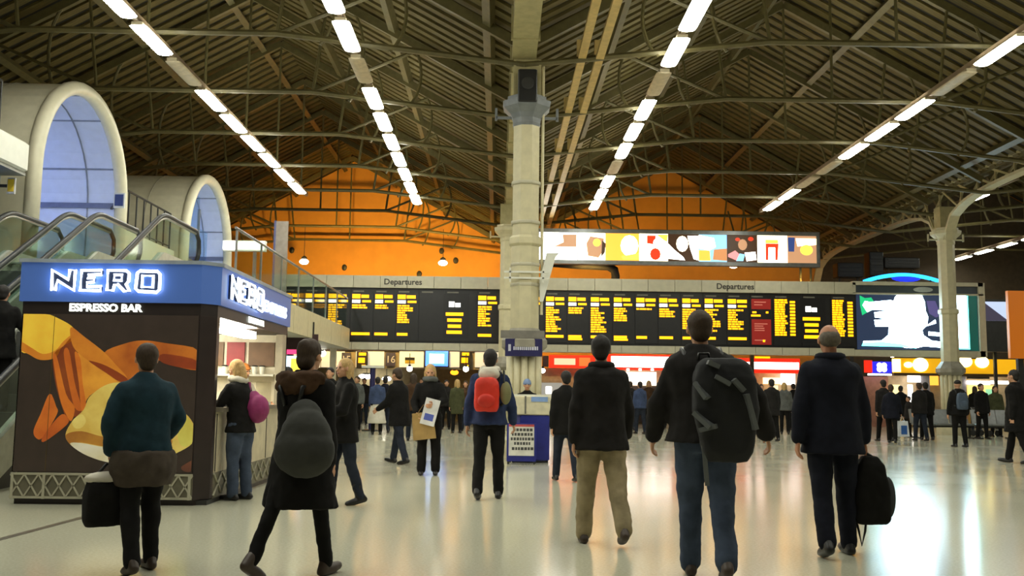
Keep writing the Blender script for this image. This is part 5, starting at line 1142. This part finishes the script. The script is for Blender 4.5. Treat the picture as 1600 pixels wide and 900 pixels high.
o = hold(t,'shopping_bag','brown paper shopping bag hanging beside the newspaper','bag'); c_ = Z((.09,.2,.8)); MB().prism([(-.2,-.2),(.14,-.24),(.17,.16),(-.14,.2)][::1],lambda u,v:(c_.x+u,c_.y-.06,c_.z+v),lambda u,v:(c_.x+u,c_.y+.05,c_.z+v)).build('bag_body', mat('kraft',(150,122,70),0.8), o); MB().tube([(c_.x-.08,c_.y,c_.z+.18),(c_.x,c_.y,c_.z+.30),(c_.x+.08,c_.y,c_.z+.17)],.008,6).build('handle', mat('kraft2',(120,96,56),0.8), o)
person('person in denim jacket and long white skirt in the left crowd', feet(588,679), 1.66, 10, dict(lleg=(3,3,0), rleg=(-3,3,0)), dict(coat='denim', hem=.92, legs='black', skirt=('white',.34), hair='short', hairc=HK), near=False)
person('person in olive green coat standing left of the red rucksack walker', feet(713,677), 1.64, 20, dict(lleg=(3,3,0), rleg=(-3,3,0)), dict(coat='green', hem=.62, legs='black', hair='bob', hairc=HBL), near=False)
person('attendant in pale blue hat behind the blue booth', (0.56,18.16), 1.50, 178, dict(larm=(10,8,50,0), rarm=(10,8,50,0)), dict(coat='black', hem=.85, legs='black', hair='beanie', hairc=mat('hat_blue',(120,140,176),0.9), face=True), near=False)
# person riding the escalator
p = at(6,520,11.95); t, P = person('person in black riding up the escalator at the left edge', (-6.62,12.86), 1.66, 8, dict(lleg=(4,6,0), rleg=(-2,4,0), rarm=((.26,.05,1.2),(.34,.2,1.0))), dict(coat='black', hem=.72, legs='black', hair='short', hairc=HK, fat=1.12), z0=0.93)
# ---- crowd
CR = [ # px, depth, height, facing, coat, legs, hem, hair, haircolour, stride, label
 (447,15.5,1.62,150,'black','djeans',.8,'short',HK,10,'dark-clad person half hidden behind the round grey rucksack'),
 (514,20.0,1.72,170,'black','black',.75,'short',HK,6,'person in black behind the booted walker'),
 (601,29.5,1.70,10,'navy','djeans',.8,'short',HK,8,'navy-coated person right of the white skirt'),
 (557,31.0,1.72,160,'grey','black',.85,'short',HB,5,'grey-coated person left of the white skirt'),
 (645,25.0,1.72,0,'brown','djeans',.78,'long',HB,6,'person in brown coat behind the person with the newspaper'),
 (697,33.0,1.66,185,'char','black',.8,'short',HK,4,'charcoal-coated person behind the newspaper reader'),
 (727,31.5,1.62,170,'brown','djeans',.8,'bob',HB,4,'brown-coated person beside the olive green coat'),
 (738,35.5,1.74,0,'navy','black',.85,'short',HK,4,'distant navy-coated person left of the red rucksack'),
 (884,14.0,1.58,12,'black','djeans',.74,'short',HK,12,'person in black just visible left of the beige trousers'),
 (985,34.0,1.70,0,'char','djeans',.82,'short',HB,5,'charcoal-coated shopper before the white shop sign'),
 (1000,31.0,1.66,20,'denim','djeans',.85,'short',HK,6,'denim-jacketed person between the beige trousers and the huge backpack'),
 (1014,36.0,1.76,180,'brown','black',.8,'bob',HBL,4,'brown-coated shopper at the white sign shop'),
 (1030,33.0,1.68,-10,'black','black',.7,'short',HK,5,'black-coated shopper left of the backpacker'),
 (1206,27.0,1.72,8,'char','black',.72,'short',HK,6,'dark person standing by the black suitcase'),
 (1226,32.0,1.70,-20,'grey','black',.8,'bob',HBL,5,'grey-coated person left of the navy suit coat'),
 (1190,34.0,1.66,180,'brown','djeans',.8,'short',HB,4,'brown-coated shopper at the red and white shop'),
 (1381,27.6,1.76,6,'char','black',.7,'short',HK,12,'charcoal-coated person just right of the navy suit coat'),
 (1393,26.6,1.62,-30,'navy','black',.74,'short',HB,14,'person in navy carrying a blue and white bag'),
 (1437,28.2,1.70,6,'char','djeans',.82,'short',HB,8,'charcoal-jacketed person left of the bench'),
 (1447,28.8,1.72,-8,'black','black',.76,'short',HK,10,'black-coated person beside the charcoal jacket'),
 (1420,31.0,1.30,95,'char','black',.78,'short',HK,4,'small figure half hidden left of the charcoal jacket'),
 (1534,30.1,1.72,190,'black','black',.8,'short',HK,4,'dark person standing behind the pushchair'),
 (1556,31.9,1.68,170,'green','black',.8,'bob',HB,4,'green-coated person right of the pushchair'),
 (540,34.0,1.70,0,'black','black',.7,'short',HK,4,'black-coated person far behind the booted walker'),
 (568,36.5,1.74,180,'char','djeans',.8,'short',HB,4,'charcoal-coated person near the ticket gates by the navy post'),
 (616,37.5,1.72,0,'black','black',.75,'short',HK,4,'distant black-coated person behind the navy coat'),
 (658,36.0,1.74,170,'char','black',.7,'bob',HB,4,'distant charcoal coat between two dark figures'),
 (684,37.5,1.70,0,'green','black',.7,'short',HK,4,'distant green coat right behind the newspaper reader'),
 (748,37.0,1.72,180,'black','djeans',.75,'short',HB,4,'distant black coat at the left side of the red rucksack'),
 (962,37.0,1.72,0,'black','black',.75,'short',HK,4,'black-coated shopper right behind the beige trousers'),
 (1044,37.0,1.70,0,'navy','black',.75,'short',HK,4,'navy-coated shopper at the edge of the white sign shop'),
 (1240,36.0,1.72,10,'black','black',.7,'short',HK,4,'black-coated shopper just left of the navy suit coat'),
 (1408,33.5,1.66,0,'black','black',.75,'short',HK,4,'distant black coat between the navy coat and the charcoal jacket'),
 (1524,35.4,1.70,0,'black','djeans',.8,'bob',HB,4,'distant dark figure left of the pushchair'),
]
for px,Y,h_,fc,ct,lg,hm,hr,hc_,sr,lb in CR:
    person(lb, spot(px,Y), h_, fc, dict(lleg=(sr,4,0), rleg=(-sr,6,-sr*.6), larm=(-sr,10,14,0), rarm=(sr,10,14,0)), dict(coat=ct, hem=hm, legs=lg, hair=hr, hairc=hc_, fat=1.12), near=False)
p = spot(1400,26.5); o = thing('shopping_bag','blue and white carrier bag held beside the person in navy','bag',(p[0]+.12,p[1]-.1,0.2)); MB().prism([(-.16,0),(.16,0),(.12,.42),(-.12,.42)],lambda u,v:(u,-.08,v),lambda u,v:(u,.08,v)).build('bag_body', mat('carrier_white',(200,205,210),0.5), o); MB().box(-.07,.09,-.09,-.081,.06,.3).build('blue_print', mat('carrier_blue',(40,90,160),0.5), o); MB().tube([(-.06,0,.42),(0,0,.55),(.06,0,.42)],.008,5).build('handle', WHITE, o)
t, P = person('person in flat cap and dark clothes wearing a faded blue rucksack', feet(1500,699), 1.72, 4, dict(lleg=(3,3,0), rleg=(-4,5,0), larm=(0,14,10,0), rarm=(0,14,10,0)), dict(coat='black', hem=.82, legs='black', hair='cap', hairc=HK, fat=1.14), near=False)
backpack(P,'faded blue rucksack worn by the person in the flat cap',mat('faded_blue',(72,86,104),0.8),.15,.22,.13,1.2)
person('person in long black coat walking at the right edge', feet(1590,724), 1.84, 40, dict(lleg=(-16,6,-10), rleg=(16,4,6), larm=(-10,8,14,0), rarm=(12,8,14,0)), dict(coat='black', hem=.6, legs='black', hair='short', hairc=HK, fat=1.18, flare=1.15))
finish_sculpts()
bpy.data.scenes.remove(TMP)
